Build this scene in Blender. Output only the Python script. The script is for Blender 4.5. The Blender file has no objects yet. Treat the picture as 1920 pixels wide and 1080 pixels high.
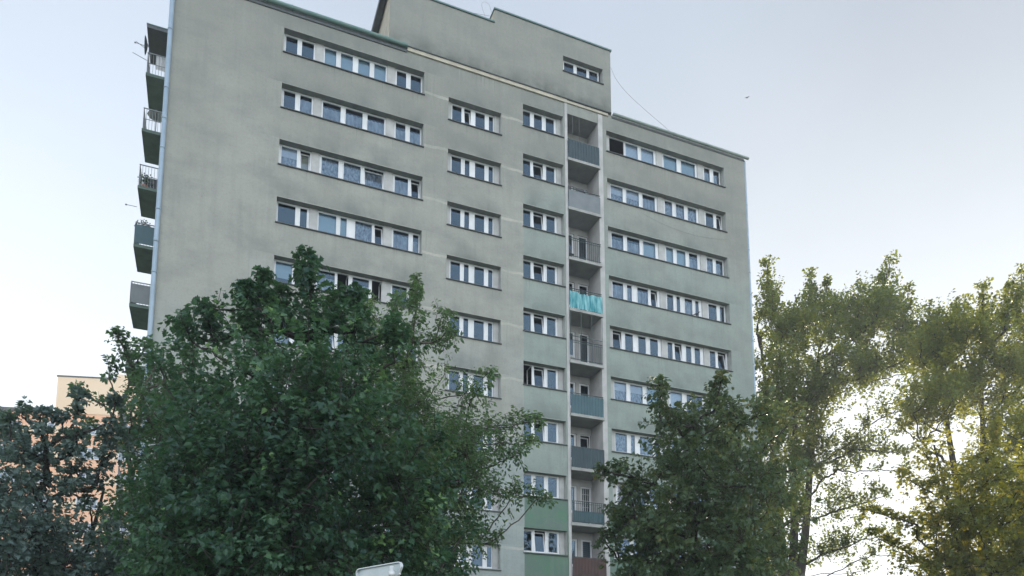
import bpy, math, random
import numpy as np
from mathutils import Vector, Matrix

# ------------------------------------------------------------------ camera, sky, sun, exposure
scene = bpy.context.scene
R = math.radians
SUN_AZ, SUN_EL = R(49.0), R(11.0)         # azimuth clockwise from +Y

cam_data = bpy.data.cameras.new('camera')
cam = bpy.data.objects.new('camera', cam_data)
scene.collection.objects.link(cam)
cam.location = (2.68, -32.43, 1.6)
cam.rotation_euler = (math.pi/2 + 0.1328, 0, -0.3878)
cam_data.sensor_width = 36.0
cam_data.lens = 36.0*1410/1920
cam_data.shift_y = (1112.7-540)/1920
cam_data.clip_start = 0.1
cam_data.clip_end = 5000
scene.camera = cam

world = bpy.data.worlds.new('World')
scene.world = world
world.use_nodes = True
wn = world.node_tree
wn.nodes.clear()
sky = wn.nodes.new('ShaderNodeTexSky')
sky.sky_type = 'NISHITA'
sky.sun_disc = False
sky.sun_elevation = SUN_EL
sky.sun_rotation = SUN_AZ
sky.altitude = 0
sky.air_density = 1.0
sky.dust_density = 4.0
sky.ozone_density = 1.5
# thin bright haze over the whole sky, whiter towards the horizon, and extra brightness added to the unseen half
# of the sky behind the camera, to light the shaded tower front
def wnode(t, **k):
    n = wn.nodes.new(t)
    for a_, v_ in k.items(): setattr(n, a_, v_)
    return n
def wvec(op, a_, b_):
    n = wnode('ShaderNodeVectorMath', operation=op)
    for i, v_ in enumerate((a_, b_)):
        if isinstance(v_, tuple): n.inputs[i].default_value = v_
        else: wn.links.new(v_, n.inputs[i])
    return n.outputs[0]
def wramp(src, a_, b_, c_, d_):
    n = wnode('ShaderNodeMapRange', interpolation_type='SMOOTHSTEP')
    wn.links.new(src, n.inputs['Value'])
    for k_, v_ in zip(('From Min','From Max','To Min','To Max'), (a_, b_, c_, d_)): n.inputs[k_].default_value = v_
    return n.outputs[0]
geo = wnode('ShaderNodeTexCoord')
sp = wnode('ShaderNodeSeparateXYZ'); wn.links.new(geo.outputs['Generated'], sp.inputs[0])
comp = wvec('DIVIDE', sky.outputs[0], wvec('ADD', wvec('MULTIPLY', sky.outputs[0], (.16,.16,.16)), (1,1,1)))
hz = wnode('ShaderNodeMix', data_type='RGBA')
wn.links.new(wramp(sp.outputs[2], .12, .80, 0, 1), hz.inputs['Factor'])
hz.inputs[6].default_value = (3.9, 4.15, 4.4, 1); hz.inputs[7].default_value = (1.95, 2.22, 2.62, 1)
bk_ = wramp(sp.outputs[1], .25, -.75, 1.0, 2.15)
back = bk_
xf = wramp(sp.outputs[0], -.35, .80, 1.12, .80)
xn_ = wnode('ShaderNodeCombineXYZ')
for i in range(3): wn.links.new(xf, xn_.inputs[i])
wn.links.new(wvec('MULTIPLY', (1.84, 2.12, 2.52), xn_.outputs[0]), hz.inputs[7])
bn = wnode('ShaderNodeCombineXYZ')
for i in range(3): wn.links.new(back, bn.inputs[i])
cl = wnode('ShaderNodeTexNoise'); cl.inputs['Scale'].default_value = 1.1; cl.inputs['Detail'].default_value = 4; cl.inputs['Roughness'].default_value = .5
wn.links.new(geo.outputs['Generated'], cl.inputs['Vector'])
cv = wramp(cl.outputs['Fac'], .35, .7, .94, 1.10)
cn_ = wnode('ShaderNodeCombineXYZ')
for i in range(3): wn.links.new(cv, cn_.inputs[i])
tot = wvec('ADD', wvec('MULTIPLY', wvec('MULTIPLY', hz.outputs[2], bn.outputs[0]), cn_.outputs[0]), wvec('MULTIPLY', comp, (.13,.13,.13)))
bg = wn.nodes.new('ShaderNodeBackground')
bg.inputs['Strength'].default_value = 0.12
wo = wn.nodes.new('ShaderNodeOutputWorld')
wn.links.new(tot, bg.inputs['Color'])
wn.links.new(bg.outputs[0], wo.inputs['Surface'])

sd = bpy.data.lights.new('sun', 'SUN')
sd.energy = 3.0
sd.angle = R(0.5)
sd.color = (1.0, 0.86, 0.66)
sun = bpy.data.objects.new('sun', sd)
scene.collection.objects.link(sun)
to_sun = Vector((math.sin(SUN_AZ)*math.cos(SUN_EL), math.cos(SUN_AZ)*math.cos(SUN_EL), math.sin(SUN_EL)))
sun.rotation_euler = to_sun.to_track_quat('Z', 'Y').to_euler()
sun.location = (60, 40, 60)

scene.view_settings.view_transform = 'Standard'
scene.view_settings.look = 'None'
scene.view_settings.exposure = 1.25
scene.view_settings.gamma = 1.0
scene.render.engine = 'CYCLES'
scene.cycles.max_bounces = 8
scene.cycles.transparent_max_bounces = 24

# ------------------------------------------------------------------ helpers
COL = scene.collection

def tag(o, label=None, cat=None, group=None, kind=None):
    if label: o['label'] = label
    if cat: o['category'] = cat
    if group: o['group'] = group
    if kind: o['kind'] = kind
    return o

def empty(name, loc):
    o = bpy.data.objects.new(name, None)
    COL.objects.link(o)
    o.location = loc
    o.empty_display_size = 0.3
    return o

def link_mesh(name, me, parent):
    o = bpy.data.objects.new(name, me)
    COL.objects.link(o)
    if parent is not None:
        o.parent = parent
        p = Vector((0, 0, 0))
        q = parent
        while q is not None:
            p += q.location
            q = q.parent
        o.location = -p            # meshes are written in world coordinates
    return o

class MB:
    """collects boxes, quads and tubes (world coordinates) and links them as one mesh object"""
    def __init__(s):
        s.v = []; s.f = []; s.m = []; s.smooth = []
    def face(s, pts, mi=0, smooth=False):
        b = len(s.v)
        s.v += [tuple(p) for p in pts]
        s.f.append(tuple(range(b, b+len(pts)))); s.m.append(mi); s.smooth.append(smooth)
    def box(s, x0, x1, y0, y1, z0, z1, mi=0, sh=0.0):
        # sh: shear in y from bottom to top
        b = len(s.v)
        s.v += [(x0,y0,z0),(x1,y0,z0),(x1,y1,z0),(x0,y1,z0),(x0,y0+sh,z1),(x1,y0+sh,z1),(x1,y1+sh,z1),(x0,y1+sh,z1)]
        for q in ((0,3,2,1),(4,5,6,7),(0,1,5,4),(1,2,6,5),(2,3,7,6),(3,0,4,7)):
            s.f.append(tuple(b+i for i in q)); s.m.append(mi); s.smooth.append(False)
    def prism(s, pts, y0, y1, mi=0):
        # outline in (x, z) pulled along y
        n = len(pts); b = len(s.v)
        s.v += [(x, y0, z) for x, z in pts] + [(x, y1, z) for x, z in pts]
        s.f.append(tuple(b+i for i in range(n))); s.m.append(mi); s.smooth.append(False)
        s.f.append(tuple(b+n+i for i in reversed(range(n)))); s.m.append(mi); s.smooth.append(False)
        for i in range(n):
            j = (i+1) % n
            s.f.append((b+j, b+i, b+n+i, b+n+j)); s.m.append(mi); s.smooth.append(False)
    def tube(s, pts, rad, n=8, mi=0, cap=True):
        pts = [Vector(p) for p in pts]
        if not isinstance(rad, (list, tuple)): rad = [rad]*len(pts)
        b = len(s.v)
        for i, p in enumerate(pts):
            d = (pts[min(i+1, len(pts)-1)] - pts[max(i-1, 0)])
            if d.length < 1e-9: d = Vector((0,0,1))
            d.normalize()
            a = Vector((0,0,1)) if abs(d.z) < 0.9 else Vector((1,0,0))
            u = d.cross(a).normalized(); w = d.cross(u)
            for k in range(n):
                t = 2*math.pi*k/n
                s.v.append(tuple(p + (u*math.cos(t) + w*math.sin(t))*rad[i]))
        for i in range(len(pts)-1):
            for k in range(n):
                k2 = (k+1) % n
                s.f.append((b+i*n+k, b+i*n+k2, b+(i+1)*n+k2, b+(i+1)*n+k)); s.m.append(mi); s.smooth.append(True)
        if cap:
            s.f.append(tuple(b+k for k in reversed(range(n)))); s.m.append(mi); s.smooth.append(False)
            s.f.append(tuple(b+(len(pts)-1)*n+k for k in range(n))); s.m.append(mi); s.smooth.append(False)
    def ball(s, c, rx, ry, rz, nu=10, nv=6, mi=0):
        b = len(s.v)
        for j in range(nv+1):
            t = math.pi*j/nv
            for i in range(nu):
                a = 2*math.pi*i/nu
                s.v.append((c[0]+rx*math.sin(t)*math.cos(a), c[1]+ry*math.sin(t)*math.sin(a), c[2]+rz*math.cos(t)))
        for j in range(nv):
            for i in range(nu):
                i2 = (i+1) % nu
                s.f.append((b+j*nu+i, b+(j+1)*nu+i, b+(j+1)*nu+i2, b+j*nu+i2)); s.m.append(mi); s.smooth.append(True)
    def build(s, name, mats, parent=None):
        me = bpy.data.meshes.new(name)
        me.from_pydata(s.v, [], s.f)
        for m in (mats if isinstance(mats, (list, tuple)) else [mats]):
            me.materials.append(m)
        me.polygons.foreach_set('material_index', s.m)
        me.polygons.foreach_set('use_smooth', s.smooth)
        me.update()
        return link_mesh(name, me, parent)

# ------------------------------------------------------------------ materials
def mat(name, col, rough=0.7, metal=0.0, spec=0.5, noise=None, bump=None, coord='Object'):
    """noise = (scale, amount, second colour); bump = (scale, strength)"""
    m = bpy.data.materials.new(name); m.use_nodes = True
    nt = m.node_tree; b = nt.nodes['Principled BSDF']
    b.inputs['Base Color'].default_value = (*col, 1)
    b.inputs['Roughness'].default_value = rough
    b.inputs['Metallic'].default_value = metal
    b.inputs['Specular IOR Level'].default_value = spec
    if noise or bump:
        tc = nt.nodes.new('ShaderNodeTexCoord')
    if noise:
        n = nt.nodes.new('ShaderNodeTexNoise'); n.inputs['Scale'].default_value = noise[0]; n.inputs['Detail'].default_value = 6
        nt.links.new(tc.outputs[coord], n.inputs['Vector'])
        r = nt.nodes.new('ShaderNodeValToRGB')
        r.color_ramp.elements[0].position = 0.35; r.color_ramp.elements[1].position = 0.7
        r.color_ramp.elements[0].color = (*col, 1); r.color_ramp.elements[1].color = (*noise[1], 1)
        nt.links.new(n.outputs['Fac'], r.inputs['Fac']); nt.links.new(r.outputs['Color'], b.inputs['Base Color'])
    if bump:
        n2 = nt.nodes.new('ShaderNodeTexNoise'); n2.inputs['Scale'].default_value = bump[0]; n2.inputs['Detail'].default_value = 4
        nt.links.new(tc.outputs[coord], n2.inputs['Vector'])
        bp = nt.nodes.new('ShaderNodeBump'); bp.inputs['Strength'].default_value = bump[1]; bp.inputs['Distance'].default_value = 0.02
        nt.links.new(n2.outputs['Fac'], bp.inputs['Height']); nt.links.new(bp.outputs['Normal'], b.inputs['Normal'])
    return m

def stucco(name, kind):
    """old painted render: colour fields of the paint, rain streaks, soot over the openings, patched joints"""
    m = bpy.data.materials.new(name); m.use_nodes = True
    nt = m.node_tree; N = nt.nodes; L = nt.links; b = N['Principled BSDF']
    b.inputs['Roughness'].default_value = 0.92; b.inputs['Specular IOR Level'].default_value = 0.2
    g = N.new('ShaderNodeNewGeometry'); sep = N.new('ShaderNodeSeparateXYZ'); L.new(g.outputs['Position'], sep.inputs[0])
    X, Y, Z = sep.outputs
    def math_(op, a, c=None, clamp=False):
        n = N.new('ShaderNodeMath'); n.operation = op; n.use_clamp = clamp
        for i, v in enumerate((a, c)):
            if v is None: continue
            if isinstance(v, (int, float)): n.inputs[i].default_value = v
            else: L.new(v, n.inputs[i])
        return n.outputs[0]
    def rng(v, a, b_, c=0, d=1):
        n = N.new('ShaderNodeMapRange'); n.clamp = True
        L.new(v, n.inputs['Value'])
        for k, x in zip(('From Min','From Max','To Min','To Max'), (a,b_,c,d)): n.inputs[k].default_value = x
        return n.outputs[0]
    def noise(scale, vec=(1,1,1), detail=5, rough=.55):
        mp = N.new('ShaderNodeMapping'); mp.inputs['Scale'].default_value = vec; L.new(g.outputs['Position'], mp.inputs['Vector'])
        n = N.new('ShaderNodeTexNoise'); n.inputs['Scale'].default_value = scale; n.inputs['Detail'].default_value = detail
        n.inputs['Roughness'].default_value = rough
        L.new(mp.outputs[0], n.inputs['Vector']); return n.outputs['Fac']
    def mix(a, c, f):
        n = N.new('ShaderNodeMix'); n.data_type = 'RGBA'
        L.new(f, n.inputs['Factor']) if not isinstance(f, (int,float)) else n.inputs['Factor'].__setattr__('default_value', f)
        for s_, v in ((n.inputs[6], a), (n.inputs[7], c)):
            if isinstance(v, tuple): s_.default_value = (*v, 1)
            else: L.new(v, s_)
        return n.outputs[2]
    beige, grey, green, deep = (0.292,0.293,0.262), (0.345,0.388,0.376), (0.300,0.352,0.318), (0.125,0.195,0.16)
    big = noise(0.18, (1,1,1), 3)
    if kind == 'panel':
        c = mix(deep, (0.12,0.22,0.15), rng(noise(1.2), .4, .7))
    else:
        # the paint changes from a beige coat up the tower to a cooler one lower down; lens vignetting is painted in too, as a darker top
        zf = math_('ADD', Z, rng(big, .3, .7, -5, 5))
        low = rng(zf, 22, 12, 0, 1)
        left = mix(mix(beige, (0.365,0.365,0.325), rng(zf, 31, 23)), grey, rng(zf, 19, 11))
        right = mix((0.315,0.325,0.29), green, rng(zf, 31, 20, 0, 1))
        seam = math_('GREATER_THAN', X, 16.56)
        seam = math_('MULTIPLY', seam, rng(zf, 31.5, 25, 0, 1))
        c = mix(left, right, seam)
    # blotches
    c = mix(c, (0.20,0.21,0.20), rng(noise(0.55, (1,1,1.6), 6, .6), .44, .70, 0, .48))
    # rain streaks
    st = rng(noise(1.0, (2.6,2.6,.25), 5), .50, .80, 0, 1)
    c = mix(c, (0.20,0.21,0.195), math_('MULTIPLY', st, .34))
    st2 = rng(noise(1.3, (2.2,2.2,.3), 5), .55, .8, 0, 1)
    c = mix(c, (0.42,0.43,0.40), math_('MULTIPLY', st2, .16))
    if kind == 'wall':
        # soot that gathers just above each row of openings and drips under each sill
        for (x0, x1, off) in ((4.2,11.6,0.0),(12.3,15.6,-.93),(16.4,19.0,0),(21.3,29.6,0)):
            ph = math_('ADD', Z, 2.8*4 - 31.95 - off)
            ph = math_('MODULO', math_('ADD', ph, 28.0), 2.8)      # 0 at the lintel, growing upward
            so = rng(ph, 0.0, 1.1, 1, 0)
            inx = math_('MULTIPLY', rng(X, x0-.5, x0+.6), rng(X, x1-.6, x1+.7, 1, 0))
            so = math_('MULTIPLY', math_('MULTIPLY', so, inx), rng(noise(.8, (1,1,.7), 5), .36, .66))
            c = mix(c, (0.13,0.145,0.14), math_('MULTIPLY', so, .58))
            dr = rng(ph, 1.0, 1.6, 0, 1)
            dr = math_('MULTIPLY', math_('MULTIPLY', dr, inx), rng(noise(1.0, (7,7,.35), 3), .55, .7))
            c = mix(c, (0.42,0.43,0.40), math_('MULTIPLY', dr, .40))
            dk = math_('MULTIPLY', math_('MULTIPLY', rng(ph, .75, 1.6, 0, 1), inx), rng(noise(1.0, (11,11,.25), 2), .60, .68))
            c = mix(c, (0.15,0.16,0.15), math_('MULTIPLY', dk, .38))
        # pale filled joints between the floor slabs
        jz = math_('MODULO', math_('ADD', math_('ADD', Z, 28.0 - 30.78), rng(noise(.9), .3, .7, -.06, .06)), 2.8)
        j = math_('LESS_THAN', jz, .13)
        j = math_('MULTIPLY', j, math_('MULTIPLY', math_('GREATER_THAN', X, 11.3), math_('LESS_THAN', X, 16.6)))
        c = mix(c, (0.55,0.53,0.46), math_('MULTIPLY', j, rng(noise(.7), .35, .6, .1, .6)))
        # dirt over the top edge of the old penthouse foot and left corner
    if kind == 'penthouse':
        d = rng(math_('ADD', Z, rng(big, .3, .7, -.3, .3)), 33.0, 34.1, 1, 0)
        c = mix(c, (0.09,0.10,0.09), math_('MULTIPLY', d, rng(noise(1.2), .35, .65, .15, .75)))
    # fine grain
    c = mix(c, (0.18,0.185,0.175), rng(noise(9, (1,1,1), 5, .75), .5, .72, 0, .32))
    L.new(c, b.inputs['Base Color'])
    n2 = N.new('ShaderNodeTexNoise'); n2.inputs['Scale'].default_value = 28; n2.inputs['Detail'].default_value = 5
    L.new(g.outputs['Position'], n2.inputs['Vector'])
    n3 = noise(1.1, (1,1,1), 3)
    hs = math_('ADD', n2.outputs['Fac'], math_('MULTIPLY', n3, 3))
    bp = N.new('ShaderNodeBump'); bp.inputs['Strength'].default_value = 0.35; bp.inputs['Distance'].default_value = 0.02
    L.new(hs, bp.inputs['Height']); L.new(bp.outputs['Normal'], b.inputs['Normal'])
    return m

def leafmat(name, cols, trans, tfac=0.4, rough=0.45):
    m = bpy.data.materials.new(name); m.use_nodes = True
    nt = m.node_tree; N = nt.nodes; L = nt.links; N.clear()
    out = N.new('ShaderNodeOutputMaterial')
    at = N.new('ShaderNodeAttribute'); at.attribute_name = 'tint'
    r = N.new('ShaderNodeValToRGB'); cr = r.color_ramp
    for i, c in enumerate(cols):
        p = i/(len(cols)-1)
        e = cr.elements[0] if i == 0 else (cr.elements[1] if i == len(cols)-1 else cr.elements.new(p))
        e.position = p
    for e, c in zip(sorted(cr.elements, key=lambda e: e.position), cols): e.color = (*c, 1)
    L.new(at.outputs['Fac'], r.inputs['Fac'])
    d = N.new('ShaderNodeBsdfPrincipled'); d.inputs['Roughness'].default_value = rough; d.inputs['Specular IOR Level'].default_value = 0.35
    L.new(r.outputs['Color'], d.inputs['Base Color'])
    t = N.new('ShaderNodeBsdfTranslucent')
    mx = N.new('ShaderNodeMix'); mx.data_type = 'RGBA'; mx.blend_type = 'MIX'; mx.inputs['Factor'].default_value = 0.75
    L.new(r.outputs['Color'], mx.inputs[6]); mx.inputs[7].default_value = (*trans, 1)
    L.new(mx.outputs[2], t.inputs['Color'])
    ms = N.new('ShaderNodeMixShader'); ms.inputs['Fac'].default_value = tfac
    L.new(d.outputs[0], ms.inputs[1]); L.new(t.outputs[0], ms.inputs[2]); L.new(ms.outputs[0], out.inputs['Surface'])
    return m

def glassmat(name, refl, tint):
    m = bpy.data.materials.new(name); m.use_nodes = True
    nt = m.node_tree; N = nt.nodes; L = nt.links; N.clear()
    out = N.new('ShaderNodeOutputMaterial')
    tr = N.new('ShaderNodeBsdfTransparent'); tr.inputs['Color'].default_value = (*tint, 1)
    gl = N.new('ShaderNodeBsdfGlossy'); gl.inputs['Roughness'].default_value = 0.015; gl.inputs['Color'].default_value = (.50,.73,.97,1)
    fr = N.new('ShaderNodeFresnel'); fr.inputs['IOR'].default_value = 1.5
    ad = N.new('ShaderNodeMath'); ad.operation = 'ADD'; ad.inputs[1].default_value = refl; ad.use_clamp = True
    L.new(fr.outputs[0], ad.inputs[0])
    tc = N.new('ShaderNodeTexCoord'); n = N.new('ShaderNodeTexNoise'); n.inputs['Scale'].default_value = 1.6; n.inputs['Detail'].default_value = 1
    L.new(tc.outputs['Object'], n.inputs['Vector'])
    bp = N.new('ShaderNodeBump'); bp.inputs['Strength'].default_value = 0.12; bp.inputs['Distance'].default_value = 0.03
    L.new(n.outputs['Fac'], bp.inputs['Height']); L.new(bp.outputs[0], gl.inputs['Normal'])
    ms = N.new('ShaderNodeMixShader'); L.new(ad.outputs[0], ms.inputs[0]); L.new(tr.outputs[0], ms.inputs[1]); L.new(gl.outputs[0], ms.inputs[2])
    L.new(ms.outputs[0], out.inputs['Surface'])
    return m

def lacemat(name, col, alpha_lo, scale):
    m = bpy.data.materials.new(name); m.use_nodes = True
    nt = m.node_tree; N = nt.nodes; L = nt.links; b = N['Principled BSDF']
    b.inputs['Base Color'].default_value = (*col, 1); b.inputs['Roughness'].default_value = 0.9
    tc = N.new('ShaderNodeTexCoord'); mp = N.new('ShaderNodeMapping'); mp.inputs['Scale'].default_value = (1, 1, .5)
    L.new(tc.outputs['Object'], mp.inputs[0])
    n = N.new('ShaderNodeTexNoise'); n.inputs['Scale'].default_value = scale; n.inputs['Detail'].default_value = 3
    L.new(mp.outputs[0], n.inputs['Vector'])
    r = N.new('ShaderNodeMapRange'); r.inputs['From Min'].default_value = .3; r.inputs['From Max'].default_value = .75
    r.inputs['To Min'].default_value = alpha_lo; r.inputs['To Max'].default_value = 1.0
    L.new(n.outputs['Fac'], r.inputs['Value']); L.new(r.outputs[0], b.inputs['Alpha'])
    return m

def stripemat(name, a, b_, scale, axis='Z'):
    m = bpy.data.materials.new(name); m.use_nodes = True
    nt = m.node_tree; N = nt.nodes; L = nt.links; b = N['Principled BSDF']; b.inputs['Roughness'].default_value = .7
    tc = N.new('ShaderNodeTexCoord'); w = N.new('ShaderNodeTexWave'); w.bands_direction = axis; w.inputs['Scale'].default_value = scale
    w.inputs['Distortion'].default_value = 0.0
    L.new(tc.outputs['Object'], w.inputs['Vector'])
    r = N.new('ShaderNodeValToRGB'); r.color_ramp.elements[0].color = (*a, 1); r.color_ramp.elements[1].color = (*b_, 1)
    r.color_ramp.elements[0].position = .35; r.color_ramp.elements[1].position = .6
    L.new(w.outputs['Fac'], r.inputs[0]); L.new(r.outputs[0], b.inputs['Base Color'])
    return m

M = {
 'wall': stucco('painted_render', 'wall'), 'pent': stucco('penthouse_render', 'penthouse'), 'green_panel': stucco('green_painted_render', 'panel'),
 'pier': mat('pier_panel', (.50,.50,.49), .8, noise=(2.5, (.40,.40,.39))),
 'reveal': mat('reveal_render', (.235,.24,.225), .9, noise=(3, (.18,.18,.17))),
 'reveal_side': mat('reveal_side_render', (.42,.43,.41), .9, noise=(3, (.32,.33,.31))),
 'upvc': mat('white_window_plastic', (.78,.79,.80), .35, noise=(1.5, (.66,.67,.68))),
 'sill': mat('dark_sill_metal', (.07,.08,.08), .5, .3),
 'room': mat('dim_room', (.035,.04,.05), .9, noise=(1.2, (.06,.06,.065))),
 'glass': glassmat('window_glass', .055, (.7,.75,.8)),
 'lace': lacemat('lace_curtain', (.58,.62,.66), .30, 11),
 'net': lacemat('net_curtain', (.50,.54,.58), .45, 5),
 'blind': stripemat('white_blind', (.55,.6,.62), (.82,.85,.86), 4.0),
 'roller': mat('roller_blind', (.46,.58,.60), .8, noise=(2,(.40,.52,.55))),
 'cream_roller': mat('cream_roller_blind', (.55,.5,.36), .8, noise=(3,(.48,.44,.32))),
 'red_roller': mat('rust_roller_blind', (.35,.15,.07), .8, noise=(3,(.28,.12,.06))),
 'dark_blind': stripemat('dark_blind', (.05,.06,.07), (.17,.19,.2), 3.0),
 'gutter': mat('verdigris_gutter', (.12,.22,.20), .55, .2, noise=(3,(.17,.25,.22)), bump=(12,.2)),
 'gutter_pale': mat('pale_green_gutter', (.27,.33,.30), .5, .2, noise=(3,(.21,.25,.23))),
 'gutter_dark': mat('dark_eave_board', (.10,.115,.12), .7, noise=(4,(.07,.08,.085))),
 'pipe': mat('blue_grey_downpipe', (.33,.42,.50), .45, .1, noise=(2,(.27,.35,.42))),
 'cornice': mat('pale_cornice', (.52,.48,.38), .85, noise=(2.2,(.38,.35,.28))),
 'coping': mat('sheet_metal_coping', (.10,.17,.16), .5, .3),
 'slab': mat('balcony_concrete', (.40,.40,.38), .9, noise=(2.5,(.27,.27,.26)), bump=(20,.2)),
 'slab_green': mat('mossy_balcony_concrete', (.13,.19,.16), .9, noise=(2.5,(.09,.13,.11)), bump=(20,.2)),
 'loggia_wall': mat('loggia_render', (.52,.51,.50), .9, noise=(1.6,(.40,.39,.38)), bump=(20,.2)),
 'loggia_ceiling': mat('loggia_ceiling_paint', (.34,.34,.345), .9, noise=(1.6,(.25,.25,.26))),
 'rail': mat('dark_railing_steel', (.06,.085,.085), .5, .3),
 'rail_grey': mat('grey_railing_steel', (.2,.22,.23), .5, .3),
 'tealdark': mat('dark_teal_sheet', (.010,.032,.044), .5, noise=(2,(.018,.046,.058))),
 'tealblue': mat('blue_teal_sheet', (.03,.085,.105), .5, noise=(2,(.04,.105,.125))),
 'greyplate': mat('grey_balcony_plate', (.19,.21,.22), .6, noise=(2,(.15,.17,.18))),
 'brownplate': mat('brown_balcony_plate', (.065,.03,.025), .6, noise=(3,(.045,.022,.02))),
 'tealcloth': None,
 'white': mat('white_cloth', (.75,.75,.76), .8, noise=(3,(.6,.6,.62))),
 'maroon': mat('maroon_cloth', (.16,.06,.10), .9, noise=(5,(.25,.12,.16))),
 'dark': mat('dark_plastic', (.03,.03,.035), .5),
 'roof': mat('roofing_felt', (.07,.07,.075), .95, noise=(.6,(.11,.11,.11))),
 'wire': mat('grey_cable', (.22,.23,.24), .6),
 'orange': mat('orange_render', (.86,.47,.29), .9, noise=(.3,(.86,.53,.36)), bump=(10,.2)),
 'peach': mat('peach_render', (.84,.62,.43), .9, noise=(.3,(.85,.66,.48)), bump=(10,.2)),
 'farglass': mat('far_window_glass', (.12,.18,.26), .08, 0, 1.0),
 'bark': mat('grey_brown_bark', (.075,.062,.05), .95, noise=(9,(.13,.115,.095)), bump=(30,.8)),
 'bark_dark': mat('dark_bark', (.03,.026,.023), .95, noise=(9,(.055,.048,.04)), bump=(30,.8)),
 'grass': mat('lawn', (.05,.085,.03), .95, noise=(1.5,(.09,.12,.05)), bump=(18,.8)),
 'paving': mat('concrete_paving', (.28,.27,.26), .9, noise=(2,(.21,.2,.19)), bump=(30,.3)),
 'asphalt': mat('asphalt', (.05,.05,.052), .9, noise=(6,(.065,.065,.066)), bump=(60,.4)),
 'paint': mat('road_paint', (.75,.75,.73), .7, noise=(8,(.6,.6,.58))),
 'zinc': mat('galvanised_sign_back', (.42,.48,.50), .38, .55, noise=(5,(.52,.57,.58)), bump=(6,.15)),
 'signrim': mat('sign_rim', (.62,.66,.68), .35, .4),
 'signface': mat('yellow_sign_face', (.75,.55,.05), .5),
 'signred': mat('red_sign_border', (.5,.03,.03), .5),
 'post': mat('sign_post_paint', (.68,.70,.70), .45, .2, noise=(8,(.55,.57,.57))),
 'terracotta': mat('terracotta', (.35,.13,.07), .8),
 'plantleaf': mat('balcony_plant_leaf', (.04,.09,.03), .6),
 'feather': mat('pigeon_feather', (.05,.055,.065), .6),
}
M['tealcloth'] = mat('teal_and_white_cloth', (.015,.21,.25), .8, noise=(5,(.28,.55,.58)))
_n = M['tealcloth'].node_tree
for nd in _n.nodes:
    if nd.type == 'TEX_NOISE':
        mp = _n.nodes.new('ShaderNodeMapping'); mp.inputs['Scale'].default_value = (2.2, 1, .35)
        src = nd.inputs['Vector'].links[0].from_socket
        _n.links.new(src, mp.inputs[0]); _n.links.new(mp.outputs[0], nd.inputs['Vector'])

# ------------------------------------------------------------------ ground (below the picture, there for any other view)
g = MB(); g.face([(-900,-900,0),(900,-900,0),(900,900,0),(-900,900,0)])
tag(g.build('ground', M['grass']), kind='structure')
g = MB(); g.box(-60, 80, -37.5, -30.2, -.3, .004)
tag(g.build('road', M['asphalt']), kind='structure')
g = MB(); g.box(-60, 80, -30.2, -30.05, -.3, .12); g.box(-60, 80, -30.05, -27.9, -.3, .10)
tag(g.build('pavement', M['paving']), kind='structure')
g = MB(); g.box(-8, 40, -3.2, -1.2, -.3, .06)
tag(g.build('footpath', M['paving']), kind='structure')
g = MB()
for i in range(22): g.box(-58+i*6, -55+i*6, -33.9, -33.75, 0, .009)
tag(g.build('road_marking', M['paint']), kind='structure')

# ------------------------------------------------------------------ the tower block
S0 = 30.72          # sill height of the top row of windows
H = 2.8             # storey height
OH = 1.19           # height of the openings
WX = 30.72          # length of the front
DP = 12.0           # depth of the block
TOP = 32.90
REC = .33           # how far the window frames sit behind the render
tower = empty('apartment_block', (15, 0, 0))
tag(tower, 'tall grey-green rendered apartment block with rows of white windows and a stack of loggias', 'building')

OPEN = []           # (x0, x1, z0, z1)
GROUPS = {'L': (4.65, 11.28, 0), 'A': (12.53, 15.34, -.93), 'B': (16.54, 18.85, 0), 'R': (21.45, 29.24, 0)}
for gname, (a, b_, off) in GROUPS.items():
    for k in range(10):
        z = S0 + off - H*k
        OPEN.append((a, b_, z, z+OH))
LG = (19.08, 20.93, 1.5, 32.17)
HOLES = OPEN + [LG]

def grid_wall(mb, x0, x1, z0, z1, y, holes, mi=0, pick=None):
    xs = sorted({x0, x1, *[h[0] for h in holes], *[h[1] for h in holes]})
    zs = sorted({z0, z1, *[h[2] for h in holes], *[h[3] for h in holes]})
    if pick: xs = sorted(set(xs) | set(pick[0])); zs = sorted(set(zs) | set(pick[1]))
    xs = [x for x in xs if x0-1e-6 <= x <= x1+1e-6]; zs = [z for z in zs if z0-1e-6 <= z <= z1+1e-6]
    for i in range(len(xs)-1):
        cx = (xs[i]+xs[i+1])/2
        for j in range(len(zs)-1):
            cz = (zs[j]+zs[j+1])/2
            if any(h[0] < cx < h[1] and h[2] < cz < h[3] for h in holes): continue
            k = mi if not pick else pick[2](cx, cz, mi)
            mb.face([(xs[i],y,zs[j]),(xs[i+1],y,zs[j]),(xs[i+1],y,zs[j+1]),(xs[i],y,zs[j+1])], k)

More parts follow.
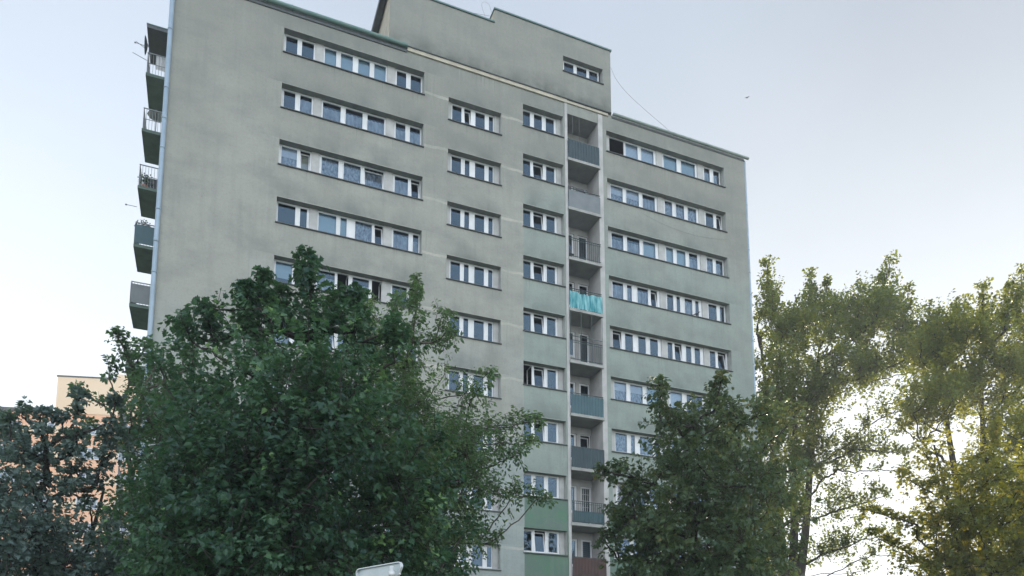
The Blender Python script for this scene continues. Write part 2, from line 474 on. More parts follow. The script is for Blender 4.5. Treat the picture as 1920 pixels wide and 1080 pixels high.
w = MB()
GZ = S0 - H*7 - .05        # green painted panels begin under the eighth row
def paint(cx, cz, mi):
    if cz < GZ and (cx > 16.58): return 1
    return mi
grid_wall(w, 0, WX, 0, TOP, 0, HOLES, 0, ([16.58], [GZ], paint))
w.face([(0,DP,0),(0,0,0),(0,0,TOP),(0,DP,TOP)]); w.face([(WX,0,0),(WX,DP,0),(WX,DP,TOP),(WX,0,TOP)])
w.face([(WX,DP,0),(0,DP,0),(0,DP,TOP),(WX,DP,TOP)])
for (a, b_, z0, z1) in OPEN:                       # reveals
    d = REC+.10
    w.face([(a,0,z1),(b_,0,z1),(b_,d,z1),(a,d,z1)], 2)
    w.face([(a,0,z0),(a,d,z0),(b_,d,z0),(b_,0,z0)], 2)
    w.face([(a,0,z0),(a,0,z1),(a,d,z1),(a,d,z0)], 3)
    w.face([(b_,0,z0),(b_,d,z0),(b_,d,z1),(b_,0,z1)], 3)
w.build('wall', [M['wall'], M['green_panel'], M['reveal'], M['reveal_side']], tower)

rf = MB(); rf.box(.25, WX-.25, .25, DP-.25, TOP-.5, TOP-.3); 
for q in ((.003,WX-.003,.003,.25),(.003,WX-.003,DP-.25,DP-.003),(.003,.25,.25,DP-.25),(WX-.25,WX-.003,.25,DP-.25)):
    rf.box(*q, TOP-.6, TOP+.003)
rf.build('roof', M['roof'], tower)

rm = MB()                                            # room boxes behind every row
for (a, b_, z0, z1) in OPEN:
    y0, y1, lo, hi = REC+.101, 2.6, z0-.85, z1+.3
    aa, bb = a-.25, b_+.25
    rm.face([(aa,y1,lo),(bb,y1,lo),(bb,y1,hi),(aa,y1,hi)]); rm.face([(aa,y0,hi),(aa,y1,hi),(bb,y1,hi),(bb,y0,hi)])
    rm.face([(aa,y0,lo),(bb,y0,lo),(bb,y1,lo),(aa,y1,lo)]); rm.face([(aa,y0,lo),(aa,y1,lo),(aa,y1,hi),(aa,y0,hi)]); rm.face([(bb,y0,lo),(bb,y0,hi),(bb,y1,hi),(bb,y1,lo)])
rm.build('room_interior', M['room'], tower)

# ---- windows
rng_ = random.Random(11)
FW = .05
def window(parent, x0, x1, z0, z1, panes, y=REC, door=False, name='window'):
    """panes: (a, b, kind) glass extents; kind letters: g plain, c lace, n net, h half lace, b blind, r roller, y cream roller, t tilted, o open, d dark blind, e rust roller"""
    fr = MB(); gl = MB(); cu = {}
    zb, zt = z0+.05, z1-.0
    gz0, gz1 = z0+.13, z1-.09
    holes = [(a-FW, b-(-FW), gz0-FW, gz1+FW) for a, b, k in panes]
    holes = [(max(h[0], x0+.015), min(h[1], x1-.015), h[2], h[3]) for h in holes]
    xs = sorted({x0, x1, *[h[0] for h in holes], *[h[1] for h in holes]})
    fr.box(x0, x1, y, y+.07, z0, gz0-FW); fr.box(x0, x1, y, y+.07, gz1+FW, z1)
    for i in range(len(xs)-1):
        c = (xs[i]+xs[i+1])/2
        if not any(h[0] < c < h[1] for h in holes):
            fr.box(xs[i], xs[i+1], y+.002, y+.068, gz0-FW, gz1+FW)
    for (a, b, k), h in zip(panes, holes):
        sh = 0; yy = y-.014; zt2 = gz1
        if 'O' in k: pass
        elif 'o' in k:                                  # sash swung inward: seen edge-on behind the opening
            fr.box(h[1]-.05, h[1]-.005, y+.08, y+.08+(b-a), gz0-FW, gz0); fr.box(h[1]-.05, h[1]-.005, y+.08, y+.08+(b-a), gz1, gz1+FW)
            fr.box(h[1]-.05, h[1]-.005, y+.03+(b-a), y+.08+(b-a), gz0, gz1)
        else:
            if 't' in k: sh = .15; yy = y+.01; zt2 = gz1-.05
            hz = gz1+FW-.003 if not sh else gz1
            fr.box(h[0]+.003, a, yy, yy+.06, gz0-FW+.003, hz, 0, sh); fr.box(b, h[1]-.003, yy, yy+.06, gz0-FW+.003, hz, 0, sh)
            s0 = sh*(FW/(hz-gz0+FW)); s1 = sh*((zt2-gz0+FW)/(hz-gz0+FW))
            fr.box(a, b, yy, yy+.06, gz0-FW+.003, gz0, 0, s0); fr.box(a, b, yy+s1, yy+.06+s1, zt2, hz, 0, sh-s1)
            gl.face([(a, yy+.03+s0, gz0),(b, yy+.03+s0, gz0),(b, yy+.03+s1, zt2),(a, yy+.03+s1, zt2)])
        # cloth behind the pane
        ck = None
        for ch, key in (('c','lace'),('n','net'),('h','lace'),('b','blind'),('r','roller'),('y','cream_roller'),('d','dark_blind'),('e','red_roller')):
            if ch in k: ck = (ch, key)
        if ck:
            ch, key = ck
            m = cu.setdefault(key, MB())
            yc = y+.13 + (.12 if sh else 0)
            lo, hi = gz0-.1, gz1+.1
            if ch == 'h': hi = gz0 + .62*(gz1-gz0)
            if ch == 'r' and 'p' in k: lo = gz0 + .3*(gz1-gz0)
            if ch in 'cnh':
                if ch == 'n' and not sh: hi = gz0 + (.72+.2*rng_.random())*(gz1-gz0)
                n = max(6, int((b-a)/.035))
                for i in range(n):
                    xa = a-.05 + (b-a+.1)*i/n; xb = a-.05+(b-a+.1)*(i+1)/n
                    ya = yc + .022*math.sin(i*1.3+a*9); yb = yc + .022*math.sin((i+1)*1.3+a*9)
                    m.face([(xa,ya,lo),(xb,yb,lo),(xb,yb,hi),(xa,ya,hi)], 0, True)
            else:
                m.face([(a-.05,yc,lo),(b+.05,yc,lo),(b+.05,yc,hi),(a-.05,yc,hi)])
            if ch == 'h':
                m2 = cu.setdefault('white', MB()); m2.box(a-.04, b+.04, yc-.02, yc-.005, hi-.04, gz1+.05)
    f = fr.build(name, M['upvc'], parent)
    if any('o' in k for a, b, k in panes):           # an open sash between them: each pane on its own
        for q_ in gl.f:
            g1 = MB(); g1.face([gl.v[i] for i in q_]); g1.build('pane', M['glass'], f)
    elif gl.f: gl.build('pane', M['glass'], f)
    for key, m in cu.items():
        m.build('curtain' if key in ('lace','net','white') else 'blind', M[key], f)
    return f

G = 'g'
P4 = [(6.53,7.06),(7.28,7.84),(8.10,8.65),(8.87,9.40)]
LA = {0: [(4.77,5.28,'g'),(5.48,6.02,'g')], 1: [(4.78,5.28,'g'),(5.50,6.02,'n')], 2: [(4.78,5.46,'h'),(5.66,5.99,'yt')],
      3: [(4.74,5.49,'g'),(5.70,6.00,'g')], 4: [(4.75,5.46,'rp'),(5.63,6.02,'o')], 5: [(4.75,5.46,'n'),(5.66,6.0,'g')],
      6: [(4.77,5.28,'c'),(5.48,6.02,'g')], 7: [(4.75,5.46,'g'),(5.66,6.0,'t')], 8: [(4.77,5.28,'n'),(5.48,6.02,'c')], 9: [(4.77,5.28,'g'),(5.48,6.02,'g')]}
LB = {0: [(6.53,7.06,'r'),(7.28,7.84,'r'),(8.10,8.65,'r'),(8.87,9.43,'r')], 1: [(6.53,7.35,'n'),(7.58,8.38,'n'),(8.61,9.42,'n')],
      2: [(6.56,7.33,'c'),(7.57,8.36,'c'),(8.59,9.40,'ct')], 3: [(6.52,7.31,'r'),(7.50,7.79,'r'),(8.18,8.96,'c'),(9.13,9.43,'t')],
      4: [(6.54,7.33,'n'),(7.50,7.90,'o'),(8.13,8.89,'n'),(9.08,9.43,'to')], 5: [(6.53,7.33,'c'),(7.55,8.36,'n'),(8.59,9.40,'g')],
      6: [(6.53,7.06,'c'),(7.28,7.84,'g'),(8.10,8.65,'c'),(8.87,9.43,'n')], 7: [(6.53,7.35,'b'),(7.58,8.38,'g'),(8.61,9.42,'n')],
      8: [(6.53,7.33,'n'),(7.55,8.36,'n'),(8.59,9.40,'g')], 9: [(6.53,7.33,'n'),(7.55,8.36,'n'),(8.59,9.40,'g')]}
LC = {0: [(9.98,10.45,'g'),(10.67,11.19,'g')], 1: [(9.98,10.46,'n'),(10.68,11.19,'n')], 2: [(9.99,10.64,'n'),(10.84,11.17,'gt')],
      3: [(9.98,10.72,'n'),(10.93,11.21,'n')], 4: [(9.98,10.68,'g'),(10.86,11.21,'o')], 5: [(9.98,10.64,'c'),(10.84,11.19,'g')],
      6: [(9.98,10.45,'g'),(10.67,11.19,'c')], 7: [(9.98,10.64,'n'),(10.84,11.19,'g')], 8: [(9.98,10.45,'g'),(10.67,11.19,'g')], 9: [(9.98,10.45,'g'),(10.67,11.19,'g')]}
RA = {0: [(21.86,22.68,'O'),(22.83,23.61,'b'),(23.83,24.64,'b')], 1: [(21.84,22.59,'h'),(22.81,23.62,'h'),(23.85,24.65,'n')],
      2: [(21.84,22.57,'n'),(22.80,23.59,'n'),(23.82,24.60,'r')], 3: [(21.84,22.50,'n'),(22.74,23.03,'n'),(23.38,24.05,'n'),(24.28,24.60,'t')],
      4: [(21.84,22.29,'t'),(22.55,23.03,'g'),(23.36,23.83,'g'),(24.10,24.59,'g')], 5: [(21.84,22.56,'h'),(22.80,23.56,'h'),(23.80,24.60,'r')],
      6: [(21.84,22.53,'c'),(22.77,23.01,'c'),(23.31,24.10,'c'),(24.30,24.62,'t')], 7: [(21.95,22.60,'e'),(22.80,23.60,'g'),(23.82,24.60,'n')],
      8: [(21.84,22.57,'n'),(22.80,23.59,'n'),(23.82,24.60,'g')], 9: [(21.84,22.57,'g'),(22.80,23.59,'g'),(23.82,24.60,'g')]}
RB = {0: [(25.30,26.18,'r'),(26.48,27.43,'rp')], 1: [(25.30,25.79,'c'),(26.04,26.59,'c'),(26.83,27.42,'c')], 2: [(25.30,25.76,'r'),(25.99,26.58,'r'),(26.82,27.38,'n')],
      3: [(25.27,25.68,'g'),(25.89,26.12,'g'),(26.43,26.93,'n'),(27.13,27.36,'g')], 4: [(25.22,25.53,'g'),(25.73,26.10,'t'),(26.41,26.76,'g'),(26.98,27.34,'g')],
      5: [(25.30,26.05,'b'),(26.35,27.38,'g')], 6: [(25.30,25.79,'n'),(26.04,26.59,'n'),(26.83,27.38,'g')], 7: [(25.30,26.18,'g'),(26.48,27.38,'n')],
      8: [(25.30,25.79,'g'),(26.04,26.59,'g'),(26.83,27.38,'g')], 9: [(25.30,25.79,'g'),(26.04,26.59,'g'),(26.83,27.38,'g')]}
RC = {0: [(28.06,28.46,'n'),(28.71,29.12,'n')], 1: [(28.06,28.60,'g'),(28.86,29.12,'t')], 2: [(28.02,28.44,'c'),(28.65,29.12,'n')],
      3: [(28.02,28.58,'g'),(28.81,29.10,'g')], 4: [(28.00,28.38,'g'),(28.60,29.05,'t')], 5: [(28.02,28.58,'n'),(28.81,29.10,'n')],
      6: [(28.02,28.44,'g'),(28.65,29.12,'g')], 7: [(28.02,28.44,'g'),(28.65,29.12,'n')], 8: [(28.02,28.44,'g'),(28.65,29.12,'g')], 9: [(28.02,28.44,'g'),(28.65,29.12,'g')]}
for k in range(10):
    z = S0 - H*k; zt = z+OH
    window(tower, 4.66, 6.10, z, zt, LA[k]); window(tower, 6.46, 9.50, z, zt, LB[k]); window(tower, 9.90, 11.27, z, zt, LC[k])
    window(tower, 21.79, 24.80, z, zt, RA[k]); window(tower, 25.19, 27.57, z, zt, RB[k]); window(tower, 27.96, 29.20, z, zt, RC[k])
    za = z-.93
    kind = {0: 'ggtg', 4: 'gggg'}.get(k, 'gggg')
    window(tower, 12.76, 15.06, za, za+OH, [(12.82,13.31,'g'),(13.51,13.76,'t' if k == 0 else 'g'),(14.05,14.56,'n' if k in (5,) else 'g'),(14.78,15.01,'g')])
    t2 = {0: 'g', 7: 'g'}.get(k, 't'); t1 = 'o' if k == 5 else 'g'
    window(tower, 16.55, 18.58, z, zt, [(16.62,17.08,t1),(17.30,17.76,t2),(17.98,18.46,'g')])
    for (a, b_, zz) in ((6.10,6.46,z),(9.50,9.90,z),(24.80,25.19,z),(27.57,27.96,z),(21.46,21.79,z),(12.54,12.76,za),(15.06,15.33,za),(18.58,18.84,z)):
        pm = MB(); pm.box(a+.002, b_-.002, REC-.05, REC+.12, zz+.002, zz+OH-.002); pm.build('pier_panel', M['pier'], tower)
    for (a, b_, zz) in ((4.65,11.28,z),(21.45,29.24,z),(12.53,15.34,za),(16.54,18.85,z)):
        sl = MB(); sl.face([(a-.03,-.07,zz-.035),(b_+.03,-.07,zz-.035),(b_-.003,REC-.003,zz+.03),(a+.003,REC-.003,zz+.03)])
        sl.box(a-.03, b_+.03, -.072, -.003, zz-.07, zz-.036)
        sl.build('sill', M['sill'], tower)

# ---- penthouse (lift machine room) on the roof
px0, px1, pd, zl, zh, xn = 9.48, 21.77, 6.2, 36.0, 36.79, 14.94
pw = MB()
PH = (18.87, 21.28, 34.63, 35.50)
grid_wall(pw, px0, px1, TOP+.16, zh, -.03, [PH, (px0, xn, zl, zh)])
pw.face([(px0,pd,TOP-.3),(px0,-.03,TOP+.16),(px0,-.03,zl),(px0,pd,zl)], 1)
pw.face([(px0,-.03,TOP+.16),(px1,-.03,TOP+.16),(px1,.3,TOP+.16),(px0,.3,TOP+.16)])
pw.face([(px1,-.03,TOP-.1),(px1,pd,TOP-.3),(px1,pd,zh),(px1,-.03,zh)])
pw.face([(px1,pd,TOP-.3),(px0,pd,TOP-.3),(px0,pd,zh),(px1,pd,zh)])
pw.face([(xn,pd,zl),(xn,-.03,zl),(xn,-.03,zh),(xn,pd,zh)], 1)
d = REC+.05
a, b_, z0, z1 = PH
pw.face([(a,-.03,z1),(b_,-.03,z1),(b_,d,z1),(a,d,z1)], 2); pw.face([(a,-.03,z0),(a,d,z0),(b_,d,z0),(b_,-.03,z0)], 2)
pw.face([(a,-.03,z0),(a,-.03,z1),(a,d,z1),(a,d,z0)], 3); pw.face([(b_,-.03,z0),(b_,d,z0),(b_,d,z1),(b_,-.03,z1)], 3)
pwo = pw.build('penthouse', [M['pent'], M['cornice'], M['reveal'], M['reveal_side']], tower)
window(pwo, 18.9, 21.18, PH[2], PH[3], [(19.05,19.63,'g'),(19.82,20.42,'g'),(20.58,21.10,'g')], y=.25)
pr = MB(); pr.face([(18.8,.5,34.3),(21.35,.5,34.3),(21.35,.5,35.7),(18.8,.5,35.7)]); pr.build('room_interior', M['room'], pwo)
cp = MB()
cp.box(px0-.06, xn, -.09, pd+.05, zl-.02, zl+.06); cp.box(xn-.04, px1+.06, -.09, pd+.05, zh-.02, zh+.06)
cp.build('coping', M['coping'], pwo)
ev = MB(); ev.box(px0-.34, px0-.062, .0, pd+.05, zl-.22, zl+.055); ev.build('eave', M['gutter_dark'], pwo)
sl = MB(); sl.box(18.84, 21.31, -.10, -.033, 34.56, 34.60); sl.face([(18.84,-.10,34.60),(21.31,-.10,34.60),(21.27,.25,34.66),(18.88,.25,34.66)]); sl.build('sill', M['sill'], pwo)

# ---- eaves, gutters, pipes, cornice
def gutter(x0, x1, z, mt='gutter'):
    m = MB(); n = 8; gr_ = .11 if mt == 'gutter' else .085
    prof = [(-.005, z+.06)] + [(-.01-gr_-gr_*math.cos(math.pi*i/n), z+.02-gr_*math.sin(math.pi*i/n)) for i in range(n, -1, -1)] + [(-.01-2*gr_, z+.05)]
    nseg = max(2, int((x1-x0)/1.2)); rr = random.Random(3)
    for s_ in range(nseg):
        xa = x0+(x1-x0)*s_/nseg; xb = x0+(x1-x0)*(s_+1)/nseg
        o0 = 0
        for i in range(len(prof)-1):
            (ya, za), (yb, zb) = prof[i], prof[i+1]
            m.face([(xa,ya,za),(xb,ya,za),(xb,yb,zb),(xa,yb,zb)], 0, True)
    for xe in (x0, x1): m.face([(xe, y, zz) for y, zz in prof[1:-1]])
    x = x0+.6
    while x < x1:
        m.box(x-.015, x+.015, -.018-2*gr_, -.002, z+.01-gr_, z+.025-gr_); m.box(x-.015, x+.015, -.022-2*gr_, -.014-2*gr_, z+.01-gr_, z+.07); x += 1.1
    return m.build('gutter', M[mt], tower)
gutter(-.05, 10.38, TOP+.02); gutter(21.82, WX+.25, TOP+.02, 'gutter_pale')
eb = MB(); eb.box(-.02, 10.38, -.05, -.002, TOP-.24, TOP-.095); eb.build('eave_board', M['gutter_dark'], tower)
eb = MB(); eb.box(21.8, WX+.02, -.03, -.002, TOP-.16, TOP-.095); eb.build('eave_board', M['gutter_dark'], tower)
cn = MB(); cn.box(10.385, 19.06, -.07, -.003, 32.74, 32.93); cn.box(19.06, 21.55, -.06, -.003, 32.76, 32.90); cn.build('cornice', M['cornice'], tower)
cd = MB(); cd.box(10.385, 21.6, -.115, -.035, 32.933, 32.965); cd.build('flashing', M['gutter_dark'], tower)
def pipe(x, y, ztop, r):
    m = MB(); m.tube([(x,y,0),(x,y,ztop)], r, 12)
    z = 2.0
    while z < ztop: m.tube([(x,y,z-.03),(x,y,z+.03)], r+.012, 12); z += 2.8
    for zz in [i*5.6+3.4 for i in range(5)]: m.tube([(x,y,zz-.08),(x,y,zz+.08)], r+.006, 12)
    return m.build('downpipe', M['pipe'], tower)
pipe(-.02, -.10, TOP-.1, .095); pipe(WX+.07, .06, TOP-.1, .075)
tr = MB(); tr.box(18.92, 19.078, -.035, -.002, 0, 32.739); tr.box(20.932, 21.20, -.03, -.002, 0, 32.7)
tr.build('loggia_trim', M['loggia_wall'], tower)
cb = MB()
pts = []
for i in range(41):
    t = i/40; pts.append((23.6+5.9*t, -.014, 27.62-.42*math.sin(math.pi*t)**.8 - .12*t))
cb.tube(pts, .0035, 5); cb.build('facade_cable', M['wire'], tower)

# ---- loggias
lx0, lx1, ld = 19.08, 20.93, 1.25
shaft = MB()
shaft.face([(lx0,0,1.5),(lx0,0,32.17),(lx0,ld,32.17),(lx0,ld,1.5)]); shaft.face([(lx1,0,1.5),(lx1,ld,1.5),(lx1,ld,32.17),(lx1,0,32.17)])
lholes = []
for k in range(10):
    f0 = 29.56-H*k
    lholes += [(19.12, 20.06, f0+.85, f0+2.28), (20.26, 20.90, f0+.06, f0+2.28)]
grid_wall(shaft, lx0, lx1, 1.5, 32.17, ld, lholes)
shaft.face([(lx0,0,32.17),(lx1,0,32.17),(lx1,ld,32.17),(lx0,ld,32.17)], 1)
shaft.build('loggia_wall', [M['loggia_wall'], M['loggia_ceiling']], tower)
lr = MB()
for k in range(10):
    f0 = 29.56-H*k
    lr.face([(19.0,1.9,f0),(21.0,1.9,f0),(21.0,1.9,f0+2.5),(19.0,1.9,f0+2.5)])
    lr.face([(19.0,1.33,f0+2.5),(21.0,1.33,f0+2.5),(21.0,1.9,f0+2.5),(19.0,1.9,f0+2.5)])
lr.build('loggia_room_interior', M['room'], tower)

def corrugated(m, x0, x1, y, z0, z1, pitch=.09, amp=.015, mi=0):
    n = int((x1-x0)/(pitch/4)); prof = [0, 1, 1, 0]
    for i in range(n):
        xa = x0+(x1-x0)*i/n; xb = x0+(x1-x0)*(i+1)/n
        m.face([(xa,y+amp*prof[i%4],z0),(xb,y+amp*prof[(i+1)%4],z0),(xb,y+amp*prof[(i+1)%4],z1),(xa,y+amp*prof[i%4],z1)], mi)
def rails(m, x0, x1, y, z0, z1, step=.115, r=.009, mi=0):
    m.box(x0, x1, y-.02, y+.02, z1-.025, z1, mi); m.box(x0, x1, y-.012, y+.012, z0+.06, z0+.085, mi); m.box(x0, x1, y-.012, y+.012, z1-.13, z1-.11, mi)
    x = x0+.03
    while x < x1: m.box(x-r, x+r, y-r, y+r, z0, z1-.02, mi); x += step
kinds = ['corr_dark','plate_grey','bars','bars_cloth','bars_cage','corr_blue','corr_dark2','bars_tealback','plate_brown','bars']
for k in range(10):
    f0 = 29.56-H*k
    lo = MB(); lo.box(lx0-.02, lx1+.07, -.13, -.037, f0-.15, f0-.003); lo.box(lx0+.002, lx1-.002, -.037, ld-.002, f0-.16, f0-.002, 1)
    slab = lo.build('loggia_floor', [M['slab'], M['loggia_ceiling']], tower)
    b = MB(); z0, z1 = f0+.02, f0+1.10; kd = kinds[k]; x0, x1, y = lx0+.01, lx1+.02, -.085
    mats = [M['rail'], M['tealdark']]
    if kd == 'corr_dark' or kd == 'corr_dark2':
        corrugated(b, x0, x1, y-.02, z0, z1-.04, .16, .02, 1); rails(b, x0, x1, y+.02, z0, z1, .3)
    elif kd == 'corr_blue':
        corrugated(b, x0, x1, y-.02, z0, z1-.10, .16, .02, 1); rails(b, x0, x1, y+.02, z0, z1, .06); mats[1] = M['tealblue']
    elif kd == 'plate_grey':
        b.box(x0, x1, y-.02, y-.005, z0, z1-.14, 1); rails(b, x0, x1, y+.015, z0, z1, .4); mats[1] = M['greyplate']
    elif kd == 'plate_brown':
        corrugated(b, x0, x1, y-.02, z0, z1-.04, .08, .006, 1); rails(b, x0, x1, y+.02, z0, z1, .4); mats[1] = M['brownplate']
    else:
        rails(b, x0, x1, y, z0, z1)
        if kd == 'bars_cage':
            for x in (x0+.02, x0+.62, x0+1.24, x1-.02): b.box(x-.012, x+.012, y-.035, y-.022, z0, f0+2.62)
            b.box(x0, x1, y-.037, y-.02, f0+1.28, f0+1.31)
    b.build('balustrade', mats, slab)
    wk = ['d','d','g','g','g','g','d','g','d','g'][k]
    dk = ['d','g','g','g','g','g','t','g','d','g'][k]
    window(slab, 19.13, 20.05, f0+.85, f0+2.28, [(19.24,19.93,wk)], y=ld+.03)
    window(slab, 20.27, 20.89, f0+.06, f0+2.28, [(20.36,20.80,dk)], y=ld+.03, name='door')
    if k == 7:
        gr = MB()
        for i in range(6): gr.box(20.30+i*.11, 20.318+i*.11, ld-.03, ld-.012, f0+.1, f0+2.25)
        for i in range(7): gr.box(20.29, 20.88, ld-.034, ld-.03, f0+.15+i*.34, f0+.165+i*.34)
        for i in range(8): gr.box(19.14+i*.125, 19.155+i*.125, ld-.03, ld-.012, f0+.85, f0+2.25)
        gr.build('security_grille', M['upvc'], slab)
    if k == 0:
        wr = MB()
        for x in (19.35, 19.75): wr.tube([(x,-.1,f0+1.05),(x,-.09,32.15)], .006, 5)
        wr.build('clothes_line', M['wire'], slab)

# ---- balconies on the hidden left side
by0, by1, bx = 2.45, 4.65, -1.12
for k in range(9):
    zt = 29.72-H*k
    m = MB(); m.box(bx, -.002, by0, by1, zt-.14, zt)
    sb = m.build('side_balcony', M['slab_green'], tower)
    r_ = MB(); z0, z1 = zt, zt+1.05
    for (xa, xb, ya, yb) in ((bx+.02, bx+.05, by0+.02, by1-.02), (bx+.02, -.01, by0+.02, by0+.05), (bx+.02, -.01, by1-.05, by1-.02)):
        r_.box(xa, xb, ya, yb, z1-.04, z1); r_.box(xa+.003, xb-.003 if xb-xa > .1 else xb-.003, ya+.003, yb-.003, z0+.5, z0+.52)
    for x in [bx+.035+.12*i for i in range(9)]:
        for y in (by0+.035, by1-.035): r_.box(x-.008, x+.008, y-.008, y+.008, z0, z1-.02)
    for i in range(18):
        y = by0+.1+.115*i; r_.box(bx+.027, bx+.043, y-.008, y+.008, z0, z1-.02)
    mi = 0
    if k in (3, 4): r_.box(bx+.004, bx+.016, by0+.03, by1-.03, z0+.05, z1-.06, 1); 
    if k in (3, 4): r_.box(bx+.03, -.25, by0+.005, by0+.016, z0+.05, z1-.12, 1)
    r_.build('railing', [M['rail_grey'], M['tealblue'] if k != 4 else M['greyplate']], sb)
m = MB(); m.box(bx-.08, -.002, by0, by1, 32.0, 32.16); m.box(bx-.1, -.002, by0-.02, by1, 32.165, 32.2, 1)
m.build('balcony_canopy', [M['gutter_dark'], M['gutter']], tower)

# ------------------------------------------------------------------ things on the balconies
def thing(mb, name, mats, label, cat, group=None):
    o = mb.build(name, mats); tag(o, label, cat, group); return o

# teal cloth tied to the fourth loggia balustrade
f0 = 29.56-H*3
m = MB(); n = 60
for i in range(n):
    xa = 19.08+1.9*i/n; xb = 19.08+1.9*(i+1)/n
    fy = lambda x: -.118-.012*math.sin(x*31)-.005*math.sin(x*77)
    tz = lambda x: f0+.90+.04*math.sin(x*4+.5)+.03*math.sin(x*13)
    m.face([(xa,fy(xa),f0+.03),(xb,fy(xb),f0+.03),(xb,fy(xb)*.9,tz(xb)),(xa,fy(xa)*.9,tz(xa))], 0, True)
thing(m, 'balcony_screen', M['tealcloth'], 'turquoise and white cloth screen tied along a loggia railing halfway up the tower', 'screen')
f0 = 29.56-H*7
m = MB()
for i in range(n):
    xa = 19.12+1.78*i/n; xb = 19.12+1.78*(i+1)/n
    fy = lambda x: -.055-.008*math.sin(x*31)
    m.face([(xa,fy(xa),f0+.03),(xb,fy(xb),f0+.03),(xb,fy(xb),f0+.62),(xa,fy(xa),f0+.62)], 0, True)
thing(m, 'balcony_screen', M['tealblue'], 'low dark teal sheet standing behind open loggia bars in front of a white grille', 'screen')
# chair on the third loggia
f0 = 29.56-H*2
root = empty('folding_chair', (19.35, .45, f0)); tag(root, 'dark folding chair standing behind the open railing of the third loggia from the top', 'chair')
m = MB(); m.box(19.15,19.57,.28,.66,f0+.44,f0+.47); m.build('seat', M['dark'], root)
m = MB(); m.box(19.15,19.57,.67,.70,f0+.62,f0+.92); m.build('backrest', M['dark'], root)
for x in (19.16, 19.56):
    m = MB(); m.tube([(x,.28,f0),(x,.68,f0+.62),(x,.70,f0+.92)], .012, 6); m.build('leg', M['dark'], root)
    m = MB(); m.tube([(x,.68,f0),(x,.30,f0+.44)], .012, 6); m.build('leg', M['dark'], root)
# clothes and boxes on the second loggia
f0 = 29.56-H
root = empty('clothes_dryer', (19.4, .3, f0)); tag(root, 'dark laundry hanging on a dryer above the flat grey loggia panel', 'clothes dryer')
m = MB(); m.tube([(19.15,.3,f0),(19.15,.3,f0+1.5)], .012, 6); m.tube([(20.3,.3,f0),(20.3,.3,f0+1.5)], .012, 6); m.tube([(19.15,.3,f0+1.5),(20.3,.3,f0+1.5)], .012, 6)
m.build('frame', M['rail_grey'], root)
for x0, x1, z in ((19.18,19.42,1.12),(19.72,20.2,1.14)):
    m = MB(); m.box(x0, x1, .285, .315, f0+z, f0+1.49); m.build('garment', M['dark'], root)
# left hand balconies: antennas, parasol, plants
root = empty('satellite_dish', (-1.2, 2.5, 31.4)); tag(root, 'dark round satellite dish under the canopy of the topmost left balcony', 'satellite dish')
m = MB(); 
for j in range(4):
    for i in range(16):
        a0, a1 = 2*math.pi*i/16, 2*math.pi*(i+1)/16; r0, r1 = .42*j/4, .42*(j+1)/4
        P = lambda r, a: (-1.15-.2*r*r*3+.0, 2.75+r*.9*math.cos(a), 31.3+r*math.sin(a))
        m.face([P(r0,a0),P(r1,a0),P(r1,a1),P(r0,a1)], 0, True)
m.build('dish', M['gutter_dark'], root)
m = MB(); m.tube([(-1.2,2.55,31.35),(-1.05,2.5,31.0),(-1.05,2.5,30.7)], .02, 6); m.tube([(-1.25,2.55,31.0),(-1.6,2.5,31.15)], .012, 6); m.build('arm', M['gutter_dark'], root)
for i, (z, dx, dy, L_, lab) in enumerate(((31.05,-.55,.1,1,'short rod aerial with a knob beside the topmost left balcony'),(30.35,-.6,-.1,1,'thin rod aerial below the rod with a knob on the topmost left balcony'),
        (28.4-.9,-.0,0,0,None),(23.1,-.45,.2,1,'thin rod poking out beneath the fourth left balcony railing'))):
    if not lab: continue
    m = MB(); m.tube([(-1.1,2.5,z),(-1.1+dx,2.5+dy,z+.12)], .012, 6)
    if i != 1: m.ball((-1.1+dx,2.5+dy,z+.12), .04,.04,.04)
    thing(m, 'rod_aerial', M['rail_grey'], lab, 'aerial', 'rod aerials on the left balconies')
root = empty('parasol', (-.6, 3.0, 27.0)); tag(root, 'small white parasol open on the second left balcony from the top', 'parasol')
m = MB(); m.tube([(-.6,2.9,26.92),(-.6,2.9,28.15)], .02, 6); m.build('pole', M['rail_grey'], root)
m = MB()
for i in range(8):
    a0, a1 = 2*math.pi*i/8, 2*math.pi*(i+1)/8
    m.face([(-.6,2.9,28.16),(-.6+.40*math.cos(a0),2.9+.40*math.sin(a0),28.02),(-.6+.40*math.cos(a1),2.9+.40*math.sin(a1),28.02)])
m.build('canopy', M['white'], root)
for (y, z, x0, mt, lab) in ((2.55,29.72,-.75,'white','white cloth hung over the railing of the topmost left balcony'),
                            (3.4,24.12,-1.0,'dark','dark cloth hung over the railing of the third left balcony')):
    m = MB()
    for i in range(12):
        xa, xb = x0+.05*i, x0+.05*(i+1)
        m.face([(xa,y+.015*math.sin(i*2),z+.35),(xb,y+.015*math.sin(i*2+2),z+.35),(xb,y+.01*math.sin(i*2+2),z+1.08),(xa,y+.01*math.sin(i*2),z+1.08)], 0, True)
    thing(m, 'hung_cloth', M[mt], lab, 'cloth', 'cloths on the left balconies')
